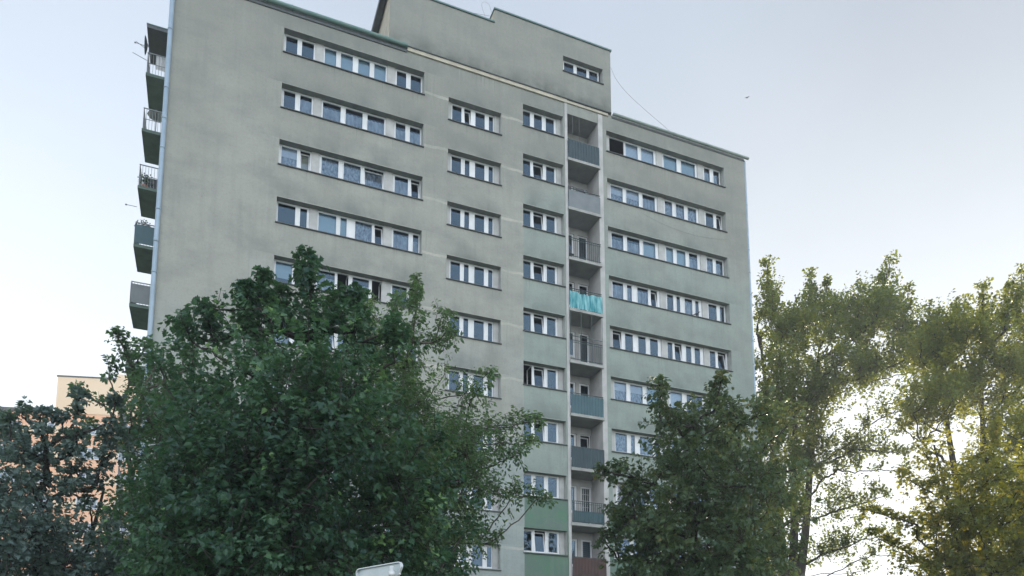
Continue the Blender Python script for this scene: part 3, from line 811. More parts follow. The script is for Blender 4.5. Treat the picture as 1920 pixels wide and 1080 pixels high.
def leafy_pot(x, y, z, lab, rr):
    root = empty('potted_plant', (x, y, z)); tag(root, lab, 'plant', 'potted plants on the left balconies')
    m = MB(); m.tube([(x,y,z),(x,y,z+.22)], [.09,.13], 10); m.build('pot', M['terracotta'], root)
    m = MB(); q = random.Random(int(rr*99))
    for i in range(150):
        a, e, r_ = q.uniform(0,6.28), q.uniform(-.3,1.5), q.uniform(.05,.38)
        c = Vector((x+r_*math.cos(a)*math.cos(e), y+r_*math.sin(a)*math.cos(e), z+.4+r_*math.sin(e)*1.1))
        u = Vector((q.gauss(0,1),q.gauss(0,1),q.gauss(0,1))).normalized()*.06; v = u.cross(Vector((q.gauss(0,1),q.gauss(0,1),1))).normalized()*.03
        m.face([c-u, c+v, c+u, c-v])
    m.build('foliage', M['plantleaf'], root)
leafy_pot(-.85, 2.75, 24.12, 'bushy plant on the third left balcony from the top', .3)
leafy_pot(-.8, 2.8, 21.9, 'trailing dark plant filling the railing of the fourth left balcony, beneath the third balcony slab', .5)

# cables on the roof
def cable(pts, name, lab, r=.018):
    m = MB(); P = [Vector(p) for p in pts]; out = []
    for i in range(len(P)-1):
        a, b, c, d_ = P[max(i-1,0)], P[i], P[i+1], P[min(i+2,len(P)-1)]
        for t in [j/6 for j in range(6)]:
            out.append(.5*((2*b)+(c-a)*t+(2*a-5*b+4*c-d_)*t*t+(3*b-a-3*c+d_)*t**3))
    out.append(P[-1]); m.tube(out, r, 5); thing(m, name, M['wire'], lab, 'cable')
cable([(21.83,1,36.6),(22.3,1,37.3),(22.48,1,37.2),(22.91,1,36.6),(23.59,1,35.9),(24.64,1,35.2),(25.89,1,34.6),(27.09,1,33.9),(27.9,1,33.0)][:1]+[(22.35,1,36.9),(22.7,1,36.3),(23.4,1,35.65),(24.6,1,34.95),(25.89,1,34.3),(27.2,1,33.6),(28.3,1,32.96)], 'slack_cable', 'thin cable sagging from the penthouse corner down to the right roof edge', .008)
cable([(11.5,.6,36.1),(12.6,.6,36.55),(13.8,.6,36.75),(14.9,.5,36.86)], 'slack_cable', 'thin cable slung over the lower left part of the penthouse roof', .008)
cable([(14.55,.3,36.5),(14.35,.3,37.1),(14.5,.3,37.35),(14.75,.3,37.3),(14.9,.3,36.9),(15.0,.3,36.87)], 'slack_cable', 'curled loop of wire on the step of the penthouse roof', .007)
# birds
def bird(x, y, z, s, lab, flying):
    root = empty('pigeon', (x, y, z)); tag(root, lab, 'bird')
    m = MB()
    pts = [(-.16,0,.02),(-.10,0,.03),(-.03,0,.05),(.05,0,.07),(.09,0,.11),(.12,0,.155),(.15,0,.15),(.18,0,.14)]; rad = [.012,.022,.05,.052,.03,.026,.018,.003]
    ax = Vector((.8,.6,0)) if flying else Vector((.9,-.43,0))
    m.tube([(x+ax.x*p[0]*s, y+ax.y*p[0]*s, z+p[2]*s) for p in pts], [r_*s for r_ in rad], 10)
    sd_ = Vector((-ax.y, ax.x, 0)); 
    V = lambda a, b, c: (x+ax.x*a*s+sd_.x*b*s, y+ax.y*a*s+sd_.y*b*s, z+c*s)
    if flying:
        for sg in (1,-1):
            m.face([V(.05,0,.08),V(.10,sg*.12,.16),V(.04,sg*.30,.20),V(-.02,sg*.14,.15),V(-.06,0,.07)])
    else:
        for sg in (1,-1): m.face([V(.06,sg*.045,.09),V(-.02,sg*.056,.07),V(-.15,sg*.02,.025),V(-.04,sg*.05,.03)])
        for sg in (1,-1): m.tube([V(.0,sg*.02,.0),V(.0,sg*.02,-.035)], .005*s, 4)
    m.face([V(-.12,-.02,.025),V(-.12,.02,.025),V(-.24,.035,.0),V(-.24,-.035,.0)])
    m.build('body', M['feather'], root)
bird(26.95, -.02, S0-H*3+.05, 1.15, 'dark pigeon perched on a window sill on the right side of the tower', False)
bird(28.54, -3.0, 33.75, .5, 'tiny dark bird flying in the clear sky right of the penthouse', True)

# ------------------------------------------------------------------ orange block far to the left
ob = empty('orange_apartment_block', (-14, 60, 0)); tag(ob, 'distant orange and peach apartment block seen over the dark left trees', 'building')
ca, sa = math.cos(R(-15)), math.sin(R(-15))
def LX(x, y, z): return (-14.2+ca*x-sa*y, 60.6+sa*x+ca*y, z)      # x along its front, y into it
class OB(MB):
    def lb(s, x0, x1, y0, y1, z0, z1, mi=0):
        b = len(s.v); s.v += [LX(*p) for p in ((x0,y0,z0),(x1,y0,z0),(x1,y1,z0),(x0,y1,z0),(x0,y0,z1),(x1,y0,z1),(x1,y1,z1),(x0,y1,z1))]
        for q in ((0,3,2,1),(4,5,6,7),(0,1,5,4),(1,2,6,5),(2,3,7,6),(3,0,4,7)): s.f.append(tuple(b+i for i in q)); s.m.append(mi); s.smooth.append(False)
m = OB(); m.lb(-26, 22, 0, 12, 0, 32.4); 
for k in range(11): m.lb(-26.02, 22.02, -.03, -.002, 2.0+2.8*k, 2.9+2.8*k, 1)
m.build('wall', [M['orange'], M['peach']], ob)
m = OB(); m.lb(-26.2, 0, -.25, 12.2, 32.401, 32.75, 1); m.lb(13, 22.2, -.25, 12.2, 32.401, 32.75, 1); m.build('roof', [M['peach'], M['roof']], ob)
m = OB(); m.lb(.3, 13, -.05, 8, 32.402, 36.6); m.lb(6.5, 13.02, -.07, 8.02, 36.603, 37.2); m.lb(.2, 6.498, -.12, 8.1, 36.605, 36.75, 1); m.build('penthouse', [M['peach'], M['gutter_dark']], ob)
m = OB(); m.lb(-3.6, -2.2, 3, 5, 32.76, 33.7); m.build('roof_hatch', M['peach'], ob)
for k in range(3, 11):
    z = 3.2+2.8*k - 1.2
    for x in (-18.5, -14.2, -9.5, -5.2, -1.8, 3.2, 7.2, 11.5):
        m = OB()
        for (a, b_, c, d_) in ((0,2.2,0,.08),(0,2.2,1.22,1.3),(0,.08,.08,1.22),(2.12,2.2,.08,1.22),(.72,.84,.08,1.22),(1.4,1.52,.08,1.22)):
            m.lb(x+a, x+b_, -.10, -.035, z+c, z+d_)
        f = m.build('window', M['upvc'], ob)
        m = OB(); m.lb(x+.04, x+2.16, -.06, -.033, z+.04, z+1.26); m.build('pane', M['farglass'], f)

# ------------------------------------------------------------------ road sign seen from behind
ang = R(-60.0)
SC = Vector((4.42, -24.33, 2.77))
su = Vector((math.cos(ang), math.sin(ang), 0)); sn = Vector((math.sin(ang), -math.cos(ang), 0))      # sn: the back, towards the camera
sign = empty('road_sign', (SC.x, SC.y, 0)); tag(sign, 'bare grey metal back of a triangular road sign on a white post', 'road sign')
ROLL = R(1.0)
def SP(s_, z, d=0.0):
    a = s_*math.cos(ROLL)-z*math.sin(ROLL); b_ = s_*math.sin(ROLL)+z*math.cos(ROLL)
    return SC + su*a + Vector((0,0,1))*b_ + sn*d
def tri(size, rad, n=7):
    R0 = size/math.sqrt(3) - 2*rad; out = []
    for i, a in enumerate((30, 150, 270)):
        c = (R0*math.cos(R(a)), R0*math.sin(R(a)))
        for j in range(n): t = R(a-60+120*j/(n-1)); out.append((c[0]+rad*math.cos(t), c[1]+rad*math.sin(t)))
    return out
outer, inner = tri(.80, .05), tri(.765, .04)
m = MB()
no = len(outer)
m.face([SP(a, b_, 0) for a, b_ in inner], 0); m.face([SP(a, b_, -.004) for a, b_ in reversed(outer)], 2)
m.build('sign_plate', [M['zinc'], M['signrim'], M['signface']], sign)
m = MB()
for i in range(no):
    j = (i+1) % no
    m.face([SP(*outer[i],-.004), SP(*outer[j],-.004), SP(*outer[j],.028), SP(*outer[i],.028)], 0, True)
    m.face([SP(*outer[i],.028), SP(*outer[j],.028), SP(*inner[j],.028), SP(*inner[i],.028)], 0, True)
    m.face([SP(*inner[i],.028), SP(*inner[j],.028), SP(*inner[j],.0), SP(*inner[i],.0)], 0, True)
m.build('rim', M['signrim'], sign)
PO = SC + su*.27 + sn*.075
m = MB(); m.tube([(PO.x,PO.y,0),(PO.x,PO.y,2.955)], .024, 14); m.build('post', M['post'], sign)
for z in (2.87, 2.55):
    m = MB(); m.tube([(PO.x,PO.y,z-.03),(PO.x,PO.y,z+.03)], .033, 14)
    a = PO + su*(-.06); b_ = PO + su*.06
    for q in (a, b_): m.tube([(q.x+sn.x*-.045,q.y+sn.y*-.045,z),(q.x-sn.x*.07,q.y-sn.y*.07,z)], .012, 6)
    m.build('clamp', M['post'], sign)

# ------------------------------------------------------------------ trees
LEAF_MAPLE = [(0,0),(.06,.12),(-.02,.36),(.20,.28),(.36,.52),(.46,.26),(.62,.30),(.72,.14),(1.0,0)]
LEAF_OVAL = [(0,0),(.25,.20),(.6,.22),(1.0,0)]
LEAF_ROUND = [(0,0),(.2,.38),(.55,.36),(1.0,0)]
def leaves_mesh(name, P, D, Nn, S, tint, half, material, parent, fold=.35):
    """P base points, D directions, Nn normals (n,3), S sizes; each leaf = two folded halves"""
    n = len(P); k = len(half)
    W = np.cross(Nn, D)
    hx = np.array([h[0] for h in half]); hy = np.array([h[1] for h in half])
    def side(sg):
        off = D[:,None,:]*hx[None,:,None] + sg*W[:,None,:]*hy[None,:,None] + Nn[:,None,:]*(fold*hy - .18*hx*hx)[None,:,None]
        return P[:,None,:] + off*S[:,None,None]
    V = np.concatenate([side(1), side(-1)[:, ::-1]], 1).reshape(-1, 3)
    me = bpy.data.meshes.new(name)
    me.vertices.add(len(V)); me.vertices.foreach_set('co', V.astype(np.float32).ravel())
    nf = n*2
    me.loops.add(nf*k); me.loops.foreach_set('vertex_index', np.arange(nf*k, dtype=np.int32))
    me.polygons.add(nf); me.polygons.foreach_set('loop_start', np.arange(0, nf*k, k, dtype=np.int32))
    me.polygons.foreach_set('loop_total', np.full(nf, k, dtype=np.int32))
    at = me.attributes.new('tint', 'FLOAT', 'FACE'); at.data.foreach_set('value', np.repeat(tint, 2).astype(np.float32))
    me.materials.append(material)
    me.update(calc_edges=True)
    me.validate()
    return link_mesh(name, me, parent)

def unit(a): return a/np.maximum(np.linalg.norm(a, axis=1, keepdims=True), 1e-9)

def tree(name, label, base, top, r0, clumps, seed, leaf, half, size, per_m3, spray, twig, mat_leaf, mat_bark, group=None, up=.5, droop=.3, tint=(.5,.22), lean=(0,0), limb_r=.035, forks=None, attach=None, nb=1.0):
    q = np.random.default_rng(seed); pr_ = random.Random(seed)
    root = empty(name, (base[0], base[1], 0)); tag(root, label, 'tree', group)
    bk = MB()
    # trunk
    def trunk_at(z, f):
        t = z/top
        return Vector((base[0]+lean[0]*t+.16*math.sin(z*.7+f+seed), base[1]+lean[1]*t+.16*math.cos(z*.6+f*2+seed), z))
    zs = np.linspace(0, top*.93, 16)
    trunks = forks or [(0,0)]
    for fi, (fx, fy) in enumerate(trunks):
        pts = []; rr = []
        for z in zs:
            p = trunk_at(z, 0); t = z/top
            p.x += fx*max(0, t-.12); p.y += fy*max(0, t-.12); pts.append(p); rr.append(max(.02, r0*(1-t*.9)*(1.15 if z < .5 else 1)))
        bk.tube(pts, rr, 10)
    Ps, Ds, Ns, Ss, Ts = [], [], [], [], []
    # branching: every clump hangs on the trunk or on a clump nearer to the root, whichever is the shorter way
    trk = []
    for fx, fy in trunks:
        for z in np.linspace(max(1.0, top*.12), top*.9, 30):
            p = trunk_at(z, 0); t = z/top; p.x += fx*max(0, t-.12); p.y += fy*max(0, t-.12); trk.append(p)
    C_ = [Vector(c[:3]) for c in clumps]
    order = sorted(range(len(C_)), key=lambda i: math.hypot(C_[i].x-base[0], C_[i].y-base[1])*1.3 + C_[i].z*.5)
    par = {}; plen = {}; kids = {i: 0 for i in order}
    at_ = attach if attach is not None else .8
    for oi, i in enumerate(order):
        c = C_[i]; best = (1e9, None)
        for p in trk:
            dh = math.hypot(c.x-p.x, c.y-p.y)
            if p.z > c.z - dh*at_*.6: continue
            d_ = (c-p).length*1.15
            if d_ < best[0]: best = (d_, p)
        if best[1] is None: best = ((c-trk[0]).length, trk[0])
        for j in order[:oi]:
            pj_ = C_[j]
            if pj_.z > c.z + .15*(c-pj_).length: continue
            d_ = (c-pj_).length + .45*plen[j]
            if d_ < best[0]: best = (d_, j)
        par[i] = best[1]; plen[i] = (c-(C_[best[1]] if isinstance(best[1], int) else best[1])).length + (plen[best[1]] if isinstance(best[1], int) else 0)
    for i in reversed(order):
        if isinstance(par[i], int): kids[par[i]] += kids[i]+1
    for ci, (cx, cy, cz, cr) in enumerate(clumps):
        c = np.array([cx, cy, cz])
        a = C_[par[ci]] if isinstance(par[ci], int) else par[ci]
        ln0 = (C_[ci]-a).length
        mid = a.lerp(C_[ci], .5) + Vector((pr_.uniform(-.12,.12)*ln0, pr_.uniform(-.12,.12)*ln0, -ln0*.06+pr_.uniform(-.08,.08)*ln0))
        rl = min(r0*.5, limb_r*.55*(1+kids[ci])**.5); L = []
        tip = C_[ci]
        for k_ in range(8):
            s_ = k_/7; L.append(a*(1-s_)**2 + mid*(2*s_*(1-s_)) + tip*s_**2 + Vector((pr_.gauss(0,1),pr_.gauss(0,1),pr_.gauss(0,1)))*.018*ln0*(0 < k_ < 7))
        bk.tube(L, [rl*(1.25-.5*k_/7)+.003 for k_ in range(8)], 6, cap=False)
        n = max(9, int(per_m3*cr**2.2))
        v = unit(q.normal(size=(n,3))); rad = cr*np.minimum(1.25, .12+np.abs(q.normal(size=n))*.62)
        p = c + v*rad[:,None]*np.array([.9,.9,1.15])
        out = p - c
        d = unit(out + np.array([0,0,up*cr]) + q.normal(size=(n,3))*.35*cr + 1e-6)
        ln = spray*(.5+.8*q.random(n))*min(1.0, .18+cr/(1.1*spray))
        # a few limblets inside the clump
        for i in range(n):
            if i % twig: continue
            e0 = c + (p[i]-c)*.25; e1 = p[i]; e2 = p[i]+d[i]*ln[i]
            bk.tube([tuple(c), tuple((e0+e1)/2+q.normal(size=3)*.04), tuple(e1), tuple(e2)], [rl*.22+.004, .007+.003*cr, .006, .003], 4, cap=False)
        m_ = leaf
        s_ = (np.arange(m_)+.5)/m_
        pp = p[:,None,:] + d[:,None,:]*(ln[:,None]*s_[None,:])[:,:,None] - np.array([0,0,1])*(droop*.4*(s_**2)[None,:]*ln[:,None])[:,:,None]
        side = unit(q.normal(size=(n*m_,3)))
        dd = np.repeat(d, m_, axis=0)
        side = unit(side - dd*np.sum(side*dd, axis=1, keepdims=True))
        ld = unit(side + dd*.5 + np.array([0,0,-droop]))
        nn = unit(np.array([0,0,nb]) + q.normal(size=(n*m_,3))*.55 + out.repeat(m_,axis=0)*.25/max(cr,.1))
        nn = unit(nn - ld*np.sum(nn*ld, axis=1, keepdims=True))
        pp = pp.reshape(-1,3) + side*size*.5
        Ps.append(pp); Ds.append(ld); Ns.append(nn); Ss.append(size*(.5+.85*q.random(n*m_)))
        base_t = tint[0]+q.normal()*tint[1]*.7
        Ts.append(np.clip(base_t + np.repeat(q.normal(size=n)*tint[1]*.6, m_) + q.normal(size=n*m_)*tint[1]*.5, 0, 1))
    bk.build('trunk', mat_bark, root)
    leaves_mesh('crown', np.concatenate(Ps), np.concatenate(Ds), np.concatenate(Ns), np.concatenate(Ss), np.concatenate(Ts), half, mat_leaf, root)
    return root, sum(len(x) for x in Ps)

# foliage clumps of each crown: x, y, z, radius in metres
MAPLE=[(1.70,-14.38,4.11,0.84),(2.48,-16.36,6.04,0.95),(4.94,-18.95,3.97,0.95),(3.59,-19.04,4.00,0.95),(3.73,-17.92,4.44,0.95),(4.52,-16.88,3.36,0.40),(2.25,-18.04,5.95,0.89),(2.26,-17.12,7.39,0.50),(3.62,-19.33,6.44,0.95),(6.59,-17.20,5.87,0.69),(3.10,-15.00,4.95,0.95),(6.25,-18.35,4.86,0.95),(5.03,-15.47,3.92,0.72),(3.97,-19.18,4.92,0.95),(2.49,-16.28,4.19,0.95),(1.89,-15.02,5.99,0.77),(5.25,-17.65,6.74,0.95),(4.30,-16.49,4.40,0.95),(3.30,-19.01,5.43,0.95),(3.32,-16.73,8.09,0.69),(4.40,-17.70,3.73,0.86),(4.51,-18.22,5.96,0.95),(6.66,-16.55,3.84,0.70),(6.45,-18.61,5.42,0.50),(4.10,-17.56,5.95,0.95),(3.12,-15.66,6.02,0.95),(4.55,-19.55,5.58,0.95),(6.01,-18.44,3.97,0.95),(5.60,-18.67,7.21,0.40),(4.62,-19.44,6.24,0.95),(1.89,-17.02,5.60,0.64),(2.66,-16.24,4.74,0.95),(2.88,-18.88,5.50,0.95),(1.88,-17.10,4.47,0.88),(4.60,-14.94,8.66,0.95),(5.93,-18.65,5.67,0.88),(2.92,-18.59,4.74,0.95),(4.09,-17.70,6.56,0.95),(2.20,-16.17,4.95,0.95),(5.21,-17.40,7.32,0.95),(3.11,-14.42,4.03,0.79),(5.84,-18.50,6.76,0.49),(5.76,-15.19,4.30,0.95),(3.22,-15.34,3.84,0.72),(2.44,-18.18,4.27,0.95),(2.06,-16.53,3.46,0.55),(6.29,-15.81,5.88,0.95),(3.16,-17.65,6.67,0.95),(7.07,-16.31,5.81,0.60),(4.22,-18.55,7.89,0.48),(1.28,-14.49,3.95,0.40),(4.93,-17.49,4.25,0.95),(4.31,-19.07,7.00,0.95),(2.67,-15.60,3.72,0.67),(2.72,-14.25,4.61,0.95),(3.43,-17.96,7.94,0.61),(2.66,-16.49,7.55,0.92),(1.57,-16.96,4.85,0.44),(2.78,-16.41,5.42,0.95),(2.17,-13.53,5.90,0.95),(4.59,-15.91,5.11,0.95),(3.89,-15.76,5.32,0.95),(6.46,-18.11,3.59,0.66),(5.21,-15.98,7.86,0.95),(4.04,-18.63,3.93,0.95),(7.23,-16.96,4.11,0.50),(5.30,-17.74,7.96,0.45),(1.84,-14.91,4.91,0.95),(4.71,-15.06,6.32,0.95),(3.43,-17.85,5.05,0.95),(4.16,-17.00,5.10,0.95),(3.68,-14.32,6.27,0.95),(5.93,-17.90,3.65,0.72),(5.47,-17.58,3.87,0.93),(5.68,-16.68,4.73,0.95),(7.10,-15.97,3.87,0.64),(4.41,-18.20,7.64,0.89),(3.42,-16.55,4.18,0.95),(1.86,-17.04,6.79,0.40),(1.60,-15.94,5.40,0.48),(5.31,-15.33,5.87,0.95),(2.07,-15.99,7.44,0.56),(2.48,-14.34,5.29,0.95),(1.65,-15.55,6.13,0.43),(3.67,-17.69,6.07,0.95),(3.60,-15.35,4.51,0.95),(2.66,-14.00,5.98,0.95),(6.54,-17.20,6.83,0.40),(4.52,-16.83,9.03,0.55),(4.40,-17.52,8.95,0.48),(4.35,-17.67,9.12,0.42),(4.36,-17.25,9.59,0.35),(4.31,-17.35,9.78,0.29),(4.26,-17.54,9.93,0.22),(4.18,-17.90,9.97,0.16),(4.18,-17.55,10.43,0.09),(3.34,-16.92,8.77,0.45),(3.36,-16.98,8.98,0.39),(3.39,-16.56,9.42,0.33),(3.39,-16.88,9.50,0.27),(3.41,-16.77,9.80,0.21),(3.44,-16.64,10.11,0.15),(3.44,-16.83,10.25,0.09),(3.08,-16.78,9.02,0.30),(3.09,-16.56,9.36,0.25),(3.09,-16.70,9.53,0.20),(3.09,-16.72,9.75,0.14),(3.09,-16.77,9.96,0.09),(5.26,-17.73,8.76,0.35),(5.29,-17.54,9.07,0.30),(5.27,-17.56,9.28,0.24),(5.31,-17.30,9.64,0.19),(5.27,-17.47,9.78,0.13),(5.26,-17.43,10.02,0.08),(2.53,-16.24,8.93,0.40),(2.46,-16.20,9.19,0.33),(2.40,-16.43,9.33,0.25),(2.35,-16.70,9.43,0.18),(2.13,-16.59,8.69,0.30),(2.03,-16.13,9.09,0.22),(1.93,-15.95,9.37,0.15),(3.85,-17.04,9.04,0.40),(3.82,-17.46,9.07,0.33),(3.88,-16.82,9.63,0.27),(3.86,-17.20,9.67,0.20),(4.80,-17.51,9.01,0.40),(4.75,-17.95,8.98,0.33),(4.83,-17.53,9.39,0.27),(4.87,-17.33,9.69,0.20),(6.00,-17.95,8.33,0.40),(5.95,-18.03,8.52,0.33),(5.99,-17.77,8.88,0.27),(5.83,-18.38,8.79,0.20),(7.51,-17.98,4.88,0.40),(7.38,-17.33,4.08,0.50),(1.53,-15.83,8.34,0.35),(7.33,-18.17,5.94,0.30),(7.06,-17.89,6.91,0.30)]
ELDER=[(8.22,-14.40,6.83,0.85),(6.20,-14.39,7.87,0.60),(7.13,-15.60,8.73,0.32),(7.20,-13.06,8.83,0.85),(7.48,-15.69,6.74,0.85),(6.43,-12.79,7.80,0.48),(8.75,-14.92,5.98,0.32),(8.23,-13.13,8.08,0.85),(7.63,-14.87,5.08,0.85),(8.00,-12.74,7.55,0.85),(8.28,-15.84,7.29,0.85),(6.74,-15.34,5.81,0.85),(7.86,-14.00,7.56,0.85),(6.51,-14.68,4.73,0.37),(6.59,-13.95,4.82,0.32),(7.10,-14.21,9.98,0.61),(6.40,-14.20,6.09,0.48),(7.30,-13.31,6.95,0.85),(5.85,-15.17,8.21,0.43),(7.82,-13.29,5.87,0.85),(6.17,-13.23,8.11,0.35),(6.14,-14.16,6.83,0.40),(7.69,-16.07,7.60,0.58),(6.21,-14.09,10.45,0.44),(8.41,-13.56,6.94,0.85),(6.83,-16.52,6.65,0.85),(6.30,-15.37,9.86,0.62),(6.49,-14.34,9.48,0.85),(7.52,-14.47,8.91,0.32),(6.82,-12.95,4.81,0.32),(8.58,-15.02,7.96,0.48),(7.56,-12.62,7.92,0.85),(6.11,-13.39,9.13,0.38),(7.43,-14.65,8.10,0.79),(6.25,-15.32,6.51,0.74),(7.49,-14.77,5.63,0.85),(5.82,-15.30,9.65,0.47),(7.58,-14.82,8.45,0.36),(6.41,-14.97,7.31,0.85),(7.90,-12.58,6.70,0.85),(5.99,-15.21,7.68,0.55),(5.97,-14.83,8.64,0.51),(8.37,-14.91,6.19,0.72),(8.14,-13.77,4.45,0.35),(6.11,-13.51,7.51,0.32),(8.76,-14.12,8.50,0.32),(8.53,-15.89,6.71,0.56),(7.91,-15.34,4.68,0.68),(7.60,-14.99,7.50,0.85),(8.93,-13.64,8.15,0.76),(7.20,-13.57,5.91,0.85),(6.53,-14.35,6.57,0.76),(8.00,-15.80,5.04,0.56),(8.55,-13.45,4.85,0.57),(6.92,-14.53,9.11,0.80),(6.24,-14.25,8.28,0.63),(7.02,-14.85,7.07,0.85),(8.30,-14.75,7.65,0.85),(8.49,-14.20,5.52,0.61),(6.97,-15.63,4.84,0.85),(8.19,-14.87,8.27,0.35),(6.76,-14.59,4.20,0.32),(6.76,-15.74,8.27,0.70),(7.56,-13.92,9.26,0.34),(9.45,-15.11,7.99,0.32),(5.83,-14.85,9.03,0.40),(8.90,-15.18,6.52,0.32),(8.96,-14.15,5.90,0.32),(7.39,-13.66,10.23,0.47),(6.57,-15.34,6.21,0.85),(6.83,-14.96,4.37,0.52),(5.99,-14.93,9.26,0.59),(7.17,-15.03,9.08,0.41),(5.87,-13.58,10.24,0.32),(7.16,-14.90,10.40,0.42),(7.24,-14.61,10.82,0.36),(7.10,-15.25,10.76,0.31),(7.19,-14.93,11.21,0.25),(7.27,-14.67,11.63,0.19),(7.15,-15.17,11.62,0.14),(7.26,-14.82,12.11,0.08),(6.62,-14.53,10.75,0.35),(6.63,-14.79,10.91,0.28),(6.80,-14.29,11.48,0.22),(6.72,-14.91,11.44,0.15),(6.10,-14.46,10.68,0.35),(6.11,-14.35,11.02,0.28),(6.04,-14.67,11.14,0.22),(6.12,-14.21,11.67,0.15),(7.70,-14.95,10.47,0.30),(7.77,-15.04,10.81,0.22),(7.84,-15.16,11.12,0.15),(9.26,-14.87,8.46,0.40),(9.53,-14.98,8.50,0.33),(9.74,-15.23,8.48,0.27),(9.86,-15.69,8.38,0.20),(10.11,-15.84,8.39,0.13),(9.52,-15.34,7.50,0.35),(9.54,-15.87,7.48,0.28),(9.76,-15.91,7.63,0.20),(10.30,-15.23,8.06,0.13),(9.17,-15.50,6.59,0.40),(9.69,-14.86,6.75,0.34),(9.84,-15.18,6.63,0.29),(10.18,-15.06,6.64,0.23),(10.09,-15.90,6.37,0.18),(10.42,-15.78,6.37,0.12),(8.66,-14.90,8.94,0.35),(8.54,-15.71,8.90,0.28),(8.70,-15.71,9.20,0.21),(8.91,-15.58,9.56,0.14),(8.49,-15.04,5.68,0.35),(8.74,-15.16,5.59,0.28),(9.16,-14.77,5.61,0.22),(9.21,-15.39,5.40,0.15),(8.12,-14.72,10.51,0.30),(8.09,-15.06,10.57,0.23),(7.97,-15.66,10.48,0.16),(8.55,-14.79,9.25,0.35),(7.89,-15.28,9.52,0.35),(9.35,-15.38,7.89,0.40),(8.92,-15.02,7.24,0.45),(8.39,-15.30,7.51,0.40)]
LEFTM=[(0.66,-8.98,6.71,0.95),(2.39,-11.32,8.87,0.66),(2.45,-9.90,7.66,0.61),(2.59,-9.70,7.36,0.46),(2.21,-10.80,6.54,0.89),(1.02,-7.70,6.09,1.10),(2.15,-10.02,4.23,0.59),(2.28,-8.84,8.19,0.77),(1.58,-10.10,8.85,1.10),(0.64,-9.44,8.56,0.67),(1.61,-8.92,4.46,0.71),(-0.16,-7.51,4.89,0.55),(1.83,-9.02,9.98,1.10),(1.48,-12.04,8.31,1.10),(0.74,-10.49,9.75,0.49),(2.36,-11.24,4.43,0.63),(1.89,-8.70,9.11,1.10),(0.96,-10.93,6.25,1.10),(2.65,-10.59,8.25,0.40),(1.27,-9.20,6.41,1.10),(1.32,-7.65,6.94,1.10),(1.10,-8.90,8.14,1.10),(1.75,-11.88,5.96,1.10),(1.60,-9.15,7.85,1.10),(0.37,-9.35,8.41,0.40),(1.13,-11.36,5.56,1.10),(0.33,-8.81,8.85,0.40),(1.15,-10.69,4.56,1.08),(0.98,-11.23,8.95,0.79),(1.08,-8.89,10.09,1.04),(2.36,-11.22,9.47,0.61),(2.39,-9.16,6.53,0.67),(0.56,-10.08,5.06,1.02),(0.56,-9.82,7.92,0.53),(1.05,-10.28,4.15,0.59),(1.01,-8.21,4.16,0.40),(0.06,-7.98,5.75,0.68),(1.84,-10.93,7.00,1.10),(0.54,-10.74,9.05,0.40),(1.34,-8.66,9.42,1.10),(2.04,-8.51,4.38,0.57),(0.37,-8.85,9.49,0.40),(1.23,-10.18,5.17,1.10),(2.25,-9.65,10.14,0.69),(1.86,-11.41,4.46,1.02),(0.42,-9.98,8.63,0.40),(0.43,-9.78,10.68,0.35),(0.29,-9.82,10.94,0.28),(0.18,-10.05,11.13,0.22),(0.06,-10.21,11.33,0.15),(1.01,-10.34,10.55,0.35),(0.91,-10.55,10.75,0.27),(0.76,-10.09,11.24,0.18),(1.68,-10.21,10.71,0.35),(1.78,-10.64,10.83,0.27),(1.88,-11.03,10.95,0.18),(2.04,-10.92,10.48,0.35),(-0.24,-9.63,9.54,0.25),(-0.92,-9.17,10.00,0.20),(-0.55,-9.00,9.10,0.20),(-0.15,-9.79,10.42,0.20)]
